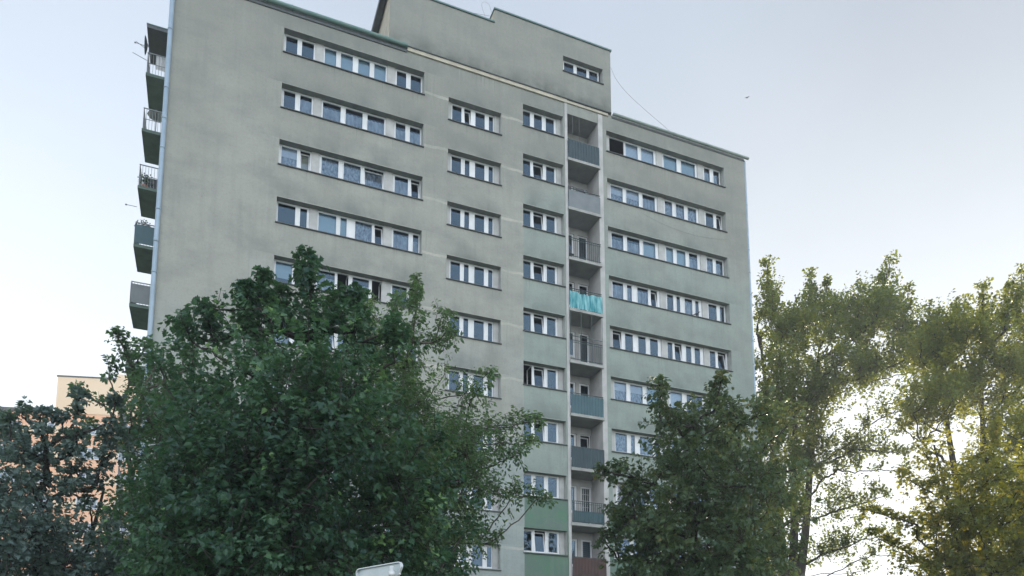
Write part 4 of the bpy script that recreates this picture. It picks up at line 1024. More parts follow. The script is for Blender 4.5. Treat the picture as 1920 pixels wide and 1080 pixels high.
DARKL=[(-2.54,-11.66,6.84,0.45),(0.31,-13.16,4.18,0.91),(0.23,-11.26,4.26,0.77),(-2.88,-10.80,6.18,0.80),(-0.26,-10.95,4.08,0.58),(-0.34,-12.87,5.18,0.46),(0.60,-12.28,3.98,0.53),(-1.60,-11.84,4.91,1.10),(-1.03,-12.32,5.36,0.74),(-1.82,-11.40,6.59,0.45),(-2.55,-9.47,5.43,1.10),(-2.61,-10.65,4.36,0.93),(-2.24,-12.56,5.75,1.03),(-0.42,-10.84,3.91,0.45),(-0.54,-12.47,4.02,0.72),(-2.42,-12.44,5.33,0.82),(-3.26,-10.24,5.36,0.49),(-1.92,-10.65,6.57,0.52),(-2.33,-12.29,6.28,0.79),(-1.73,-10.99,3.81,0.45),(0.47,-11.29,3.88,0.45),(-0.37,-12.85,4.48,1.10),(-2.88,-10.80,4.85,0.75),(-0.83,-12.43,3.78,0.48),(0.63,-12.43,4.26,0.45),(-1.32,-11.24,3.95,0.54),(-3.21,-10.35,6.04,0.53),(-1.23,-11.15,5.96,0.46),(-3.36,-9.89,5.03,0.48),(-2.09,-11.43,4.00,0.65),(-2.81,-11.56,5.28,0.62),(-1.09,-11.13,3.81,0.45),(-1.20,-11.13,5.53,0.75),(-0.72,-11.46,4.72,1.10),(-2.31,-10.38,3.99,0.52),(-0.62,-12.82,5.41,0.45),(-0.81,-11.25,3.84,0.45),(-1.54,-12.09,4.02,0.72),(-2.84,-9.92,6.78,0.82),(0.72,-13.22,4.14,0.45),(-0.37,-10.58,4.97,0.84),(0.46,-13.35,5.23,0.45),(-2.60,-11.58,3.81,0.50),(-2.08,-9.89,4.85,1.10),(-3.24,-10.30,6.92,0.48),(-3.11,-9.36,4.25,0.69),(0.51,-12.88,4.63,0.57),(0.65,-12.79,4.80,0.45),(0.51,-11.92,4.80,0.45),(-1.03,-10.41,5.51,0.70),(0.08,-11.65,3.79,0.45),(-1.32,-13.64,4.59,1.10),(0.07,-12.60,3.86,0.54),(-2.63,-12.16,4.17,0.61),(-3.10,-11.18,5.95,0.45),(-2.14,-12.25,3.87,0.62),(-1.23,-10.08,4.97,1.10),(-2.58,-9.59,6.42,1.07),(-1.62,-13.07,5.26,1.10),(0.43,-11.29,5.16,0.45),(-1.55,-11.32,6.30,0.45),(-2.15,-11.23,6.29,0.86),(-1.26,-12.34,6.57,0.40),(-1.51,-11.74,7.07,0.34),(-1.51,-12.38,7.23,0.27),(-1.86,-11.37,7.87,0.21),(-1.80,-12.27,7.94,0.14),(-1.05,-11.74,6.75,0.35),(-1.06,-12.02,7.07,0.29),(-1.10,-12.19,7.41,0.23),(-1.14,-12.35,7.75,0.18),(-1.21,-12.32,8.14,0.12),(-0.55,-11.92,6.49,0.25),(-0.48,-12.25,6.87,0.22),(-0.46,-12.32,7.32,0.19),(-0.39,-12.71,7.66,0.16),(-0.43,-12.37,8.24,0.13),(-0.32,-12.94,8.51,0.10),(-0.27,-12.32,6.42,0.25),(-0.42,-12.15,6.89,0.21),(-0.53,-12.28,7.29,0.17),(-0.66,-12.25,7.73,0.14),(-0.78,-12.27,8.16,0.10),(-2.24,-11.95,7.21,0.40),(-2.42,-11.11,7.73,0.33),(-2.32,-11.48,7.92,0.25),(-2.31,-11.48,8.21,0.18),(-0.08,-11.85,6.15,0.28),(0.08,-12.51,6.52,0.24),(0.17,-12.75,6.98,0.21),(0.26,-12.88,7.46,0.17),(0.34,-12.97,7.95,0.14),(0.42,-13.09,8.43,0.10),(-1.34,-12.19,7.25,0.30),(-1.79,-12.15,7.46,0.30),(-2.11,-11.79,7.93,0.25),(-1.61,-12.23,8.12,0.18),(0.41,-12.85,7.27,0.20),(0.53,-12.64,7.74,0.18)]
CHEST=[(16.88,-14.37,5.55,0.85),(15.47,-14.74,4.08,0.36),(15.16,-15.44,8.47,0.85),(13.13,-15.40,4.79,0.53),(14.86,-17.11,8.64,0.55),(16.52,-17.04,8.38,0.51),(14.67,-16.54,5.43,0.85),(13.75,-15.86,7.44,0.44),(13.09,-16.81,5.69,0.85),(15.55,-16.66,7.57,0.85),(16.42,-16.66,6.76,0.85),(15.48,-17.10,4.40,0.85),(16.91,-15.89,7.75,0.85),(13.49,-14.98,3.89,0.32),(17.48,-14.72,4.26,0.45),(14.50,-15.18,7.75,0.65),(16.95,-15.85,9.50,0.39),(15.65,-13.37,6.56,0.85),(14.69,-14.69,4.17,0.48),(13.85,-15.85,7.73,0.38),(17.25,-16.01,9.33,0.37),(16.51,-16.46,9.23,0.35),(13.32,-14.97,4.57,0.55),(15.70,-14.47,7.17,0.85),(14.49,-15.81,8.91,0.53),(15.44,-16.33,6.63,0.85),(16.52,-16.10,4.45,0.67),(17.26,-15.30,5.21,0.76),(15.78,-16.10,5.08,0.85),(16.18,-16.48,5.47,0.85),(17.11,-14.63,7.45,0.85),(15.47,-13.66,4.88,0.85),(15.96,-14.93,9.28,0.63),(17.76,-16.06,7.06,0.32),(17.17,-15.44,6.46,0.85),(15.70,-14.11,6.32,0.85),(14.60,-17.38,5.02,0.85),(13.75,-14.49,7.29,0.38),(14.17,-14.35,5.74,0.77),(14.97,-14.76,6.21,0.85),(13.26,-15.90,4.09,0.61),(14.56,-15.68,8.11,0.79),(13.31,-14.65,4.70,0.35),(13.10,-14.86,6.46,0.32),(16.24,-14.73,4.02,0.32),(14.69,-15.21,9.17,0.63),(16.97,-14.29,8.31,0.85),(15.81,-15.74,4.31,0.69),(15.84,-13.96,8.50,0.85),(15.19,-15.50,9.28,0.32),(14.22,-15.03,6.12,0.85),(16.79,-14.73,6.42,0.85),(13.91,-15.59,6.44,0.85),(14.92,-14.61,5.36,0.85),(15.86,-14.12,4.34,0.53),(16.32,-15.84,5.97,0.85),(17.13,-16.60,7.46,0.45),(16.90,-16.15,5.56,0.59),(15.27,-13.33,5.35,0.85),(13.55,-14.62,6.99,0.45),(14.28,-16.84,7.41,0.85),(14.66,-16.88,4.58,0.85),(14.78,-13.41,6.23,0.82),(15.84,-16.65,8.89,0.59),(14.80,-17.03,6.91,0.85),(13.23,-15.07,7.14,0.32),(16.44,-15.79,9.16,0.68),(15.55,-15.01,4.26,0.57),(15.97,-15.69,8.38,0.85),(14.17,-14.69,5.26,0.85),(13.83,-16.28,5.06,0.85),(15.20,-17.24,5.47,0.85),(15.51,-16.72,9.09,0.32),(16.68,-14.56,8.99,0.85),(15.14,-14.72,9.44,0.55),(17.28,-15.92,6.79,0.73),(15.42,-15.82,5.22,0.85),(17.16,-16.29,6.03,0.40),(15.42,-14.14,7.93,0.85),(18.13,-15.61,7.95,0.39),(15.38,-17.59,6.85,0.85),(14.71,-16.01,3.95,0.41),(13.77,-15.41,7.27,0.38),(15.39,-15.42,7.47,0.85),(13.82,-13.79,6.78,0.34),(14.89,-15.85,6.24,0.85),(14.24,-15.22,9.19,0.40),(14.26,-15.18,9.56,0.33),(14.33,-15.06,9.98,0.25),(13.97,-15.59,10.07,0.18),(15.50,-15.97,9.42,0.35),(15.78,-15.73,9.84,0.28),(15.45,-16.25,9.87,0.21),(15.42,-16.39,10.09,0.14),(13.74,-15.11,7.47,0.40),(13.35,-15.20,7.46,0.34),(13.42,-14.52,7.71,0.28),(13.16,-14.37,7.78,0.22),(12.64,-14.69,7.69,0.16),(13.42,-15.03,6.40,0.40),(13.14,-14.93,6.20,0.32),(12.96,-14.66,6.04,0.24),(12.62,-14.66,5.81,0.16),(13.03,-14.56,6.54,0.30),(13.30,-14.34,5.32,0.35),(16.81,-16.71,9.34,0.35),(14.75,-16.00,8.84,0.50),(16.35,-16.05,9.51,0.40),(17.10,-16.97,8.84,0.40),(17.47,-16.80,7.73,0.45),(17.73,-16.64,6.58,0.40),(17.71,-16.38,5.43,0.50)]
POP1=[(36.25,-0.96,20.81,1.25),(44.46,2.19,23.30,1.25),(38.02,5.90,16.89,1.25),(38.10,5.11,10.85,0.61),(36.91,6.84,11.15,1.14),(37.61,0.63,25.51,0.51),(43.92,3.82,23.43,1.25),(41.39,2.12,24.46,1.25),(41.24,1.98,21.92,1.25),(35.62,5.54,9.02,1.10),(34.56,3.56,13.39,1.25),(34.25,1.65,16.71,1.25),(37.79,5.83,9.52,1.03),(36.76,2.38,19.67,1.25),(35.39,5.26,19.45,0.56),(34.25,3.84,11.58,1.05),(34.80,3.61,15.05,1.25),(39.36,6.03,19.59,1.25),(39.02,5.63,20.41,1.25),(40.59,1.18,22.33,1.25),(38.39,0.94,24.71,1.25),(34.85,4.04,12.29,1.25),(35.85,5.28,25.07,0.54),(33.41,2.11,19.41,1.10),(33.62,1.99,13.65,1.25),(43.77,2.36,26.83,1.25),(36.98,6.83,15.48,1.02),(45.07,2.12,26.73,1.02),(35.61,2.17,12.08,0.79),(34.42,4.23,9.23,1.03),(36.02,5.98,10.56,1.05),(33.41,0.94,18.78,1.25),(42.21,0.58,25.96,1.18),(36.65,3.38,23.67,1.25),(34.28,1.98,20.50,1.25),(39.08,0.33,23.51,1.25),(37.86,2.41,18.40,0.85),(43.32,1.11,26.43,0.89),(38.66,4.69,18.57,1.25),(44.44,0.63,25.12,1.10),(36.94,5.32,27.29,0.83),(35.96,6.71,8.29,0.61),(40.85,0.88,21.80,1.25),(43.30,0.87,23.94,1.25),(33.02,2.10,14.31,1.15),(40.12,4.33,27.32,1.17),(38.20,-0.64,21.03,1.25),(41.31,4.72,26.11,1.25),(43.52,-0.38,23.92,0.96),(39.87,1.75,25.93,0.75),(38.34,7.52,8.53,1.25),(35.97,2.06,25.00,0.84),(35.50,3.53,26.17,0.68),(41.88,0.55,24.91,1.25),(37.03,6.44,13.73,1.25),(36.07,6.26,6.88,0.50),(36.41,3.89,24.74,1.25),(39.33,2.09,26.21,0.80),(36.94,3.61,12.32,0.79),(42.20,2.13,27.02,0.74),(32.83,1.52,17.29,1.19),(35.13,4.21,26.16,0.60),(36.13,2.79,16.03,1.25),(42.77,1.11,27.98,0.65),(34.60,-0.12,23.20,1.25),(45.14,1.02,24.25,1.17),(38.16,5.59,25.88,1.25),(36.71,3.74,20.01,1.25),(39.54,6.30,15.13,1.04),(41.82,-0.94,22.00,1.25),(41.15,4.79,21.39,0.98),(36.48,4.33,22.72,1.25),(35.43,4.30,18.76,1.25),(33.05,0.36,20.78,1.25),(36.23,2.38,21.14,1.25),(41.05,-2.31,21.53,1.11),(35.89,6.02,17.58,0.58),(36.91,5.73,11.33,1.25),(33.73,2.96,10.36,1.25),(35.24,3.90,19.52,1.25),(33.45,2.54,21.50,0.68),(33.63,1.41,24.97,0.52),(35.89,2.84,20.85,1.25),(40.10,2.71,21.59,1.25),(33.75,0.74,22.93,1.25),(39.48,-0.82,24.15,1.25),(38.67,3.89,16.14,0.59),(37.83,6.25,8.50,1.05),(38.86,2.91,19.74,0.62),(37.76,7.09,15.00,1.25),(36.86,1.77,16.76,1.24),(37.51,3.50,15.32,0.73),(33.95,3.39,8.42,1.25),(38.91,1.88,20.96,1.25),(40.31,5.20,21.63,1.25),(39.67,0.47,25.37,0.63),(35.61,4.01,9.50,1.25),(36.87,4.78,6.84,0.50),(37.21,2.03,19.79,1.25),(38.69,4.51,25.30,1.25),(36.97,5.26,6.89,0.52),(36.78,2.34,15.96,1.13),(33.86,2.75,16.40,1.24),(36.85,4.16,19.51,1.25),(40.49,-0.16,21.41,1.25),(37.10,0.41,22.99,1.25),(42.55,2.39,22.05,1.21),(38.00,2.02,20.17,1.25),(39.55,5.21,26.71,1.25),(34.71,4.43,16.50,0.76),(36.15,0.47,19.46,1.25),(45.22,0.70,22.87,0.50),(44.81,0.40,23.33,0.95),(36.12,0.91,20.37,1.25),(34.69,0.85,23.36,1.25),(39.52,4.18,22.98,1.25),(36.49,4.14,26.27,0.59),(40.24,3.04,26.77,0.90),(37.61,1.90,16.47,0.71),(42.90,3.43,24.19,1.25),(35.24,5.11,7.75,1.14),(39.44,1.41,25.97,0.51),(38.88,-1.63,24.49,1.25),(38.00,6.45,21.34,1.25),(37.69,5.28,9.09,0.64),(35.26,3.43,25.39,1.20),(34.74,2.88,25.75,1.03),(35.13,3.32,26.79,0.86),(34.78,2.96,27.27,0.69),(34.93,3.14,28.14,0.52),(34.39,2.56,28.44,0.35),(37.45,2.05,25.16,1.10),(37.58,2.18,25.96,0.93),(37.29,1.90,26.49,0.75),(37.41,2.03,27.30,0.58),(37.03,1.65,27.74,0.40),(41.03,0.55,25.14,1.30),(41.45,0.68,25.91,1.14),(41.32,0.34,26.35,0.98),(41.97,0.65,27.28,0.82),(41.59,0.10,27.54,0.67),(41.65,-0.08,28.10,0.51),(41.85,-0.14,28.74,0.35),(38.65,1.91,25.32,1.00),(38.32,1.61,25.89,0.80),(38.73,2.02,26.97,0.60),(38.06,1.40,27.29,0.40),(40.07,1.38,24.62,1.00),(40.34,1.46,25.44,0.85),(39.91,0.93,25.81,0.70),(39.93,0.79,26.47,0.55),(40.19,0.86,27.29,0.40),(43.13,0.40,24.75,1.00),(43.22,0.25,25.54,0.80),(43.31,0.10,26.34,0.60),(43.28,-0.14,27.06,0.40),(43.78,-0.51,23.38,1.00),(44.63,-0.11,24.55,0.80),(44.09,-0.78,24.98,0.60),(44.08,-1.03,25.68,0.40),(39.75,2.50,17.16,1.00),(40.00,1.90,16.95,0.91),(40.65,1.67,16.90,0.82),(41.40,1.52,16.89,0.72),(42.68,1.83,17.09,0.63),(42.72,1.08,16.80,0.54),(43.84,1.24,16.93,0.45),(39.66,3.58,13.21,1.00),(39.72,2.77,13.24,0.88),(40.25,2.40,13.42,0.76),(40.95,2.20,13.64,0.64),(41.91,2.22,13.95,0.52),(42.58,1.98,14.17,0.40),(38.69,3.71,10.38,1.00),(39.66,3.77,10.69,0.83),(39.73,2.96,10.78,0.67),(40.31,2.64,10.99,0.50),(38.48,3.16,15.09,1.00),(39.62,2.91,15.85,0.90),(40.68,2.57,16.59,0.80),(41.68,2.17,17.30,0.70),(42.57,1.67,17.97,0.60),(43.54,1.24,18.67,0.50),(39.51,3.59,11.11,0.90),(40.31,3.05,11.24,0.78),(40.94,2.36,11.33,0.65),(42.29,2.33,11.60,0.53),(43.52,2.17,11.85,0.40),(41.17,2.02,18.61,0.80),(42.14,1.19,19.17,0.90),(43.20,0.84,19.91,0.80),(41.99,2.25,14.53,0.70),(44.02,1.46,15.95,0.60),(40.05,2.99,14.52,0.80),(43.31,2.11,10.43,0.60),(41.77,3.28,9.47,0.70),(40.80,2.70,16.29,0.80),(41.61,1.40,15.66,0.50),(41.30,3.03,12.54,0.50),(40.27,3.13,9.70,0.50),(41.57,2.19,10.32,0.40),(37.10,3.41,16.76,1.20),(36.52,3.96,13.35,1.20),(37.74,2.61,18.33,1.20)]
POP2=[(41.35,-4.49,22.22,1.00),(43.37,-8.17,21.40,1.10),(44.61,-4.06,6.81,1.00),(38.56,-6.17,21.02,0.74),(44.07,-5.53,17.75,1.10),(42.26,-4.68,18.97,1.10),(43.85,-3.86,19.85,1.10),(44.69,-5.95,20.28,1.10),(43.95,-3.58,8.25,0.45),(39.72,-2.99,17.10,0.45),(47.76,-4.09,14.60,1.10),(43.28,-5.25,13.63,0.99),(46.01,-5.27,6.79,1.05),(48.03,-3.11,13.32,1.10),(44.56,-7.14,18.95,1.10),(39.38,-7.26,20.22,1.10),(38.35,-4.46,19.73,0.83),(45.42,-7.44,23.03,0.53),(45.25,-8.20,21.23,0.45),(39.70,-4.58,20.20,1.10),(39.82,-8.01,18.20,1.10),(42.10,-4.60,17.86,1.10),(47.05,-6.16,11.63,0.48),(40.79,-6.98,11.12,1.10),(48.83,-4.42,10.35,1.02),(44.53,-6.74,16.98,1.10),(38.88,-5.06,21.25,0.61),(43.83,-7.50,12.44,1.10),(39.24,-4.96,17.72,1.10),(37.61,-4.60,17.70,0.85),(41.93,-8.99,20.02,1.10),(45.32,-7.45,14.24,0.50),(44.49,-6.86,11.13,1.10),(42.29,-4.97,9.77,0.81),(47.45,-4.26,9.50,1.10),(48.53,-5.77,16.79,0.45),(39.28,-6.29,19.63,1.10),(40.07,-3.96,21.13,1.05),(46.51,-5.72,8.76,1.01),(41.40,-6.71,9.00,1.10),(46.42,-3.26,7.75,1.10),(42.62,-7.34,14.88,1.10),(47.24,-5.11,19.22,1.10),(41.76,-8.15,20.21,1.10),(47.40,-5.52,23.00,1.10),(43.58,-7.89,19.88,1.10),(40.91,-4.33,20.38,1.10),(38.27,-5.65,15.96,1.07),(46.03,-6.96,17.89,0.91),(43.31,-4.57,7.51,0.87),(46.65,-6.41,15.24,0.83),(44.86,-6.94,21.32,1.10),(43.50,-6.42,13.78,1.10),(43.77,-4.17,14.48,0.45),(41.68,-3.20,20.24,1.10),(44.99,-5.20,7.36,1.10),(43.70,-5.27,15.14,1.10),(44.55,-5.61,16.19,1.10),(47.89,-2.76,8.58,1.10),(45.38,-6.81,8.52,0.57),(43.13,-6.65,7.36,1.10),(42.23,-6.98,11.55,1.10),(45.28,-6.10,6.23,0.62),(46.65,-6.91,17.12,0.48),(39.38,-3.73,16.53,0.53),(39.77,-7.44,15.15,1.10),(42.34,-8.12,18.44,1.10),(47.64,-5.71,14.18,0.82),(41.29,-7.70,15.55,1.10),(48.23,-5.43,13.03,0.62),(44.44,-8.19,18.82,0.74),(39.96,-7.37,18.95,1.10),(38.38,-5.13,18.21,1.10),(44.79,-6.40,19.18,1.10),(36.44,-6.32,16.78,1.10),(43.96,-5.82,12.47,1.10),(37.48,-6.84,16.57,1.10),(42.33,-5.60,20.88,1.10),(37.17,-4.74,16.49,0.45),(43.88,-3.88,10.66,0.87),(44.17,-5.36,7.93,1.10),(47.00,-4.70,7.94,1.10),(42.50,-6.72,8.85,1.10),(44.39,-3.90,15.67,0.77),(47.61,-5.26,12.04,1.09),(46.68,-5.50,14.37,1.10),(43.84,-5.02,11.78,1.10),(45.14,-5.70,15.24,1.10),(41.57,-8.24,18.60,1.10),(45.35,-4.46,10.34,1.10),(40.24,-3.19,20.47,1.03),(42.49,-5.18,15.81,1.02),(42.89,-2.64,22.11,1.10),(47.76,-6.76,22.77,0.47),(46.96,-4.59,21.53,1.10),(39.56,-6.82,17.92,1.10),(43.09,-3.17,19.66,1.10),(48.14,-5.46,23.74,1.10),(44.46,-2.37,18.54,1.10),(42.77,-5.90,17.65,1.10),(40.05,-4.45,19.67,1.10),(42.33,-1.86,18.82,1.10),(47.30,-5.14,9.47,1.10),(47.13,-5.30,6.92,0.88),(46.46,-4.80,16.75,1.10),(40.62,-7.95,17.93,1.10),(46.07,-7.49,22.19,0.62),(44.22,-5.72,19.14,1.10),(39.07,-6.82,20.38,1.10),(44.94,-3.74,21.78,1.10),(37.50,-5.33,20.28,0.47),(45.87,-6.15,10.38,1.10),(38.43,-6.83,17.05,1.10),(42.17,-5.87,8.04,1.10),(42.72,-7.53,7.64,1.10),(46.77,-6.17,15.89,1.06),(48.71,-4.68,9.37,0.74),(44.74,-3.33,12.23,0.55),(42.16,-5.46,21.81,1.00),(42.10,-5.60,22.37,0.84),(42.21,-5.61,23.02,0.68),(41.93,-5.89,23.46,0.51),(42.02,-5.92,24.10,0.35),(42.75,-6.40,21.49,1.00),(43.49,-6.03,22.44,0.84),(42.97,-6.46,22.75,0.68),(43.66,-6.13,23.70,0.51),(43.41,-6.39,24.15,0.35),(43.66,-6.59,22.20,1.00),(43.49,-6.78,22.74,0.84),(43.62,-6.80,23.42,0.68),(44.00,-6.66,24.25,0.51),(44.06,-6.71,24.92,0.35),(40.25,-5.22,20.94,1.00),(40.27,-5.37,21.65,0.78),(40.74,-5.21,22.61,0.57),(40.84,-5.30,23.37,0.35),(39.43,-4.52,20.48,0.90),(39.35,-4.75,21.09,0.72),(39.74,-4.62,21.95,0.53),(39.27,-5.13,22.35,0.35),(39.26,-4.03,16.91,0.90),(38.95,-3.71,16.77,0.73),(38.93,-3.15,16.75,0.57),(38.21,-3.16,16.44,0.40),(38.64,-3.21,17.42,0.80),(39.21,-3.61,15.50,0.60)]
AMBER=[(25.80,-13.99,5.93,0.33),(26.85,-13.72,6.43,0.64),(26.82,-15.26,7.03,0.90),(29.55,-15.73,9.64,0.33),(27.76,-14.11,4.83,0.60),(30.16,-14.25,8.52,0.90),(30.34,-12.95,6.75,0.90),(27.48,-15.70,9.09,0.63),(27.14,-13.24,4.62,0.33),(29.08,-15.05,4.91,0.73),(26.67,-14.62,4.86,0.75),(30.21,-14.95,9.90,0.38),(30.43,-13.97,4.66,0.33),(27.02,-15.56,8.75,0.90),(28.47,-15.65,8.74,0.90),(26.75,-14.26,7.66,0.90),(29.30,-15.47,4.81,0.67),(28.34,-14.01,9.50,0.78),(28.11,-16.19,8.09,0.80),(27.68,-14.69,8.84,0.90),(28.56,-14.02,7.91,0.90),(29.95,-13.53,8.52,0.90),(26.69,-13.54,8.05,0.41),(31.52,-13.85,8.66,0.90),(25.60,-14.58,4.83,0.76),(28.27,-14.38,9.92,0.38),(29.60,-14.78,5.98,0.90),(26.63,-15.13,7.84,0.90),(25.70,-14.63,7.36,0.69),(29.10,-13.74,10.14,0.42),(30.64,-14.39,7.47,0.90),(26.85,-13.87,8.98,0.44),(27.69,-16.16,6.04,0.90),(29.90,-13.82,4.92,0.56),(27.08,-13.81,8.59,0.70),(31.06,-14.41,8.85,0.70),(28.15,-12.77,8.46,0.69),(29.76,-15.57,8.33,0.35),(29.74,-15.28,6.59,0.72),(28.21,-14.12,7.40,0.90),(29.15,-15.92,8.45,0.37),(26.04,-13.68,5.24,0.40),(27.47,-13.67,5.47,0.90),(27.14,-13.79,4.92,0.68),(31.31,-14.24,6.94,0.76),(29.10,-12.95,5.81,0.90),(29.18,-13.09,6.61,0.90),(29.74,-13.03,5.26,0.80),(31.18,-14.78,5.18,0.35),(28.90,-15.30,6.56,0.90),(29.10,-14.25,9.86,0.61),(26.85,-14.81,9.16,0.64),(29.12,-13.26,8.04,0.90),(27.91,-13.68,9.48,0.52),(30.35,-13.26,6.13,0.90),(26.08,-15.12,7.51,0.90),(30.82,-14.98,6.84,0.33),(28.33,-13.72,4.68,0.39),(31.25,-14.57,4.81,0.47),(27.41,-13.89,6.20,0.90),(26.59,-13.30,5.26,0.47),(27.79,-13.11,7.34,0.74),(28.96,-15.77,6.19,0.73),(27.60,-13.99,4.57,0.34),(25.88,-14.35,6.63,0.52),(28.17,-13.49,4.64,0.33),(30.47,-14.87,8.17,0.62),(27.96,-13.96,8.20,0.90),(28.57,-12.99,6.64,0.90),(30.69,-14.99,7.70,0.38),(27.78,-14.76,6.24,0.90),(28.31,-14.80,5.77,0.90),(28.85,-14.71,7.55,0.90),(30.72,-14.97,10.01,0.33),(30.23,-14.84,9.16,0.78),(30.35,-14.43,6.97,0.90),(30.76,-12.84,7.93,0.90),(30.08,-14.25,4.61,0.33),(26.17,-14.48,5.94,0.90),(26.91,-14.77,5.95,0.90),(27.57,-13.12,6.26,0.70),(27.39,-13.08,5.52,0.77),(30.49,-14.96,5.61,0.59),(29.20,-13.68,5.05,0.70),(27.14,-13.67,9.33,0.40),(26.91,-13.67,9.70,0.33),(26.80,-13.57,10.12,0.27),(26.29,-13.79,10.39,0.20),(26.55,-13.67,8.86,0.40),(26.11,-13.68,9.01,0.33),(25.59,-13.76,9.13,0.27),(25.78,-13.26,9.49,0.20),(26.61,-13.51,7.53,0.35),(25.87,-13.70,7.54,0.32),(25.60,-13.52,7.67,0.28),(25.24,-13.41,7.77,0.25),(25.31,-12.93,8.00,0.22),(24.86,-12.90,8.08,0.18),(24.20,-13.06,8.10,0.15),(26.74,-13.29,6.21,0.35),(26.27,-13.27,6.41,0.31),(25.64,-13.36,6.59,0.27),(25.43,-13.12,6.85,0.23),(25.52,-12.60,7.19,0.19),(24.45,-13.10,7.24,0.15),(28.26,-14.94,9.89,0.45),(28.64,-14.78,10.38,0.37),(28.92,-14.69,10.85,0.28),(29.04,-14.71,11.26,0.20),(26.09,-13.47,7.10,0.35),(27.13,-14.00,10.63,0.30),(25.37,-13.34,6.11,0.30)]


LM = {
 'maple': leafmat('maple_leaf', [(.022,.065,.05),(.042,.11,.072),(.08,.165,.085),(.16,.28,.10)], (.14,.30,.08), .30),
 'left': leafmat('left_maple_leaf', [(.045,.095,.062),(.062,.125,.07),(.085,.16,.075),(.15,.25,.08)], (.2,.38,.10), .33),
 'elder': leafmat('box_elder_leaf', [(.05,.105,.058),(.075,.14,.065),(.10,.18,.07),(.17,.25,.08)], (.25,.40,.11), .35),
 'darkl': leafmat('dark_leaf', [(.09,.14,.14),(.115,.175,.16),(.14,.20,.165),(.16,.24,.15)], (.16,.27,.14), .3),
 'chest': leafmat('browning_leaf', [(.034,.08,.048),(.052,.11,.056),(.09,.135,.058),(.19,.16,.055)], (.24,.30,.07), .32),
 'pop': leafmat('poplar_leaf', [(.024,.052,.03),(.036,.072,.035),(.058,.10,.04),(.20,.24,.05)], (.66,.72,.07), .27),
 'pop2': leafmat('golden_poplar_leaf', [(.028,.06,.026),(.042,.08,.03),(.09,.145,.04),(.26,.27,.045)], (.82,.80,.08), .32),
 'amber': leafmat('amber_leaf', [(.03,.065,.03),(.05,.09,.035),(.09,.12,.035),(.32,.20,.04)], (.74,.68,.07), .38),
}
TC = 0
def T(*a, **k):
    global TC
    r_, n = tree(*a, **k); TC += n; print(a[0], n, 'leaves')
T('maple_tree', 'large dark green maple with broad lobed leaves and pointed leader shoots, left of the middle', (4.4,-16.6), 10.3, .24, MAPLE, 1, 15, LEAF_MAPLE, .115, 60, .55, 3, LM['maple'], M['bark_dark'], up=.9, droop=.45, tint=(.36,.34), nb=.9)
T('box_elder_tree', 'lighter green fine-leaved tree reaching its right branches across the stairwell windows', (7.2,-13.6), 10.5, .2, ELDER, 2, 13, LEAF_OVAL, .105, 100, .5, 3, LM['elder'], M['bark'], up=.6, droop=.6, tint=(.6,.3), forks=[(0,0),(2.2,.6)], attach=.5, nb=.6, limb_r=.018)
T('maple_tree', 'mid green tree at the left corner of the tower, beneath its side balconies', (1.1,-9.4), 10.6, .2, LEFTM, 3, 12, LEAF_MAPLE, .115, 44, .55, 3, LM['left'], M['bark'], up=.8, droop=.35, tint=(.30,.2), forks=[(0,0),(-1.2,.4)])
T('shade_tree', 'dark bluish tree in the lower left corner with thin twigs before the orange block', (-1.3,-11.7), 7.2, .17, DARKL, 4, 13, LEAF_MAPLE, .12, 38, .5, 3, LM['darkl'], M['bark_dark'], up=.6, droop=.3, tint=(.45,.25), forks=[(0,0),(1.6,.5),(-1.5,0)], nb=.7)
T('chestnut_tree', 'dark tree with browning leaves covering the lower right corner of the tower', (15.2,-15.1), 9.3, .22, CHEST, 5, 13, LEAF_MAPLE, .12, 48, .5, 3, LM['chest'], M['bark_dark'], up=.4, droop=.5, tint=(.42,.28), forks=[(0,0),(1.8,-.6)], attach=.5, nb=.8)
T('poplar_tree', 'tall backlit poplar close to the right edge of the tower, gaps in its crown', (37.0,4.8), 27, .42, POP1, 6, 15, LEAF_ROUND, .155, 28, .95, 5, LM['pop'], M['bark_dark'], 'tall poplars right of the tower', up=1.4, droop=.15, tint=(.40,.42), forks=[(-1.2,.5),(1.4,-.4),(3.5,-1.2)], limb_r=.045, attach=.55, nb=.25)
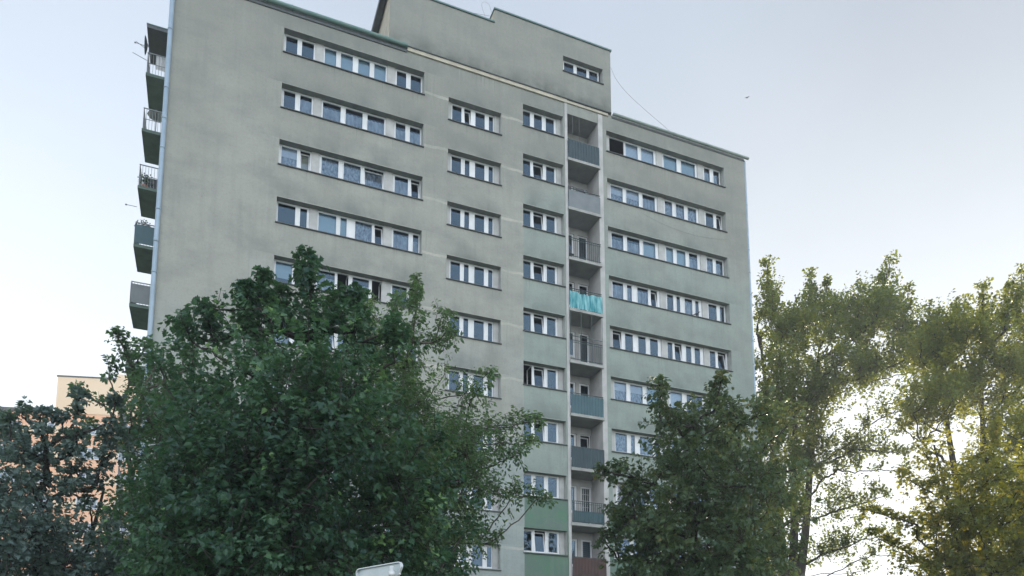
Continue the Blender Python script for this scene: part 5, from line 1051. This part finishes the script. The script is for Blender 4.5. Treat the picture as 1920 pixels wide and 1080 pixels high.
T('poplar_tree', 'tall golden poplar at the right edge of the picture', (42.4,-3.8), 23, .38, POP2, 7, 15, LEAF_ROUND, .145, 38, .85, 5, LM['pop2'], M['bark_dark'], 'tall poplars right of the tower', up=1.4, droop=.15, tint=(.40,.42), forks=[(-1.2,.8),(1.4,-.8)], limb_r=.04, attach=.55, nb=.25)
T('autumn_tree', 'amber and yellow leaved tree in the lower right corner before the golden poplar', (28.8,-14.3), 11.5, .2, AMBER, 8, 12, LEAF_MAPLE, .13, 42, .5, 3, LM['amber'], M['bark_dark'], up=.6, droop=.4, tint=(.36,.34), forks=[(0,0),(-2.0,1.0)], limb_r=.022)
for i_, (bx_, by_, hh, lab) in enumerate(((36,-46,24,'broad tree across the road, mirrored in the lowest stairwell panes'),(50,-50,25,'rounder tree across the road, mirrored in the lower right panes'),(62,-47,23,'tree across the road, mirrored in the far right panes'))):
    q_ = random.Random(70+i_); cl_ = []
    for j in range(26):
        a_ = q_.uniform(0, 6.283); e_ = q_.uniform(0, 1); zz_ = hh*(.3+.65*e_); rr_ = 6.0*math.sin(math.pi*(.25+.7*e_))*q_.uniform(.3, 1)
        cl_.append((bx_+rr_*math.cos(a_), by_+rr_*math.sin(a_), zz_, q_.uniform(1.3, 2.2)))
    T('roadside_tree', lab, (bx_, by_), hh, .35, cl_, 80+i_, 8, LEAF_ROUND, .42, 6, 1.2, 9, LM['maple'], M['bark_dark'], 'trees across the road', up=.6, tint=(.4,.2))
print('leaves', TC, 'objects', len(bpy.data.objects))

# ------------------------------------------------------------------ the hazy evening air; the volume also stands in for lens glare
hm = bpy.data.materials.new('evening_haze'); hm.use_nodes = True
hn = hm.node_tree; hn.nodes.clear()
ho = hn.nodes.new('ShaderNodeOutputMaterial'); hv = hn.nodes.new('ShaderNodeVolumePrincipled')
hv.inputs['Color'].default_value = (.86,.93,1,1); hv.inputs['Density'].default_value = .0011; hv.inputs['Anisotropy'].default_value = .25
hn.links.new(hv.outputs[0], ho.inputs['Volume'])
m = MB(); m.box(-70, 85, -70, 90, -1.0, 40.5)
tag(m.build('haze', hm), kind='stuff')
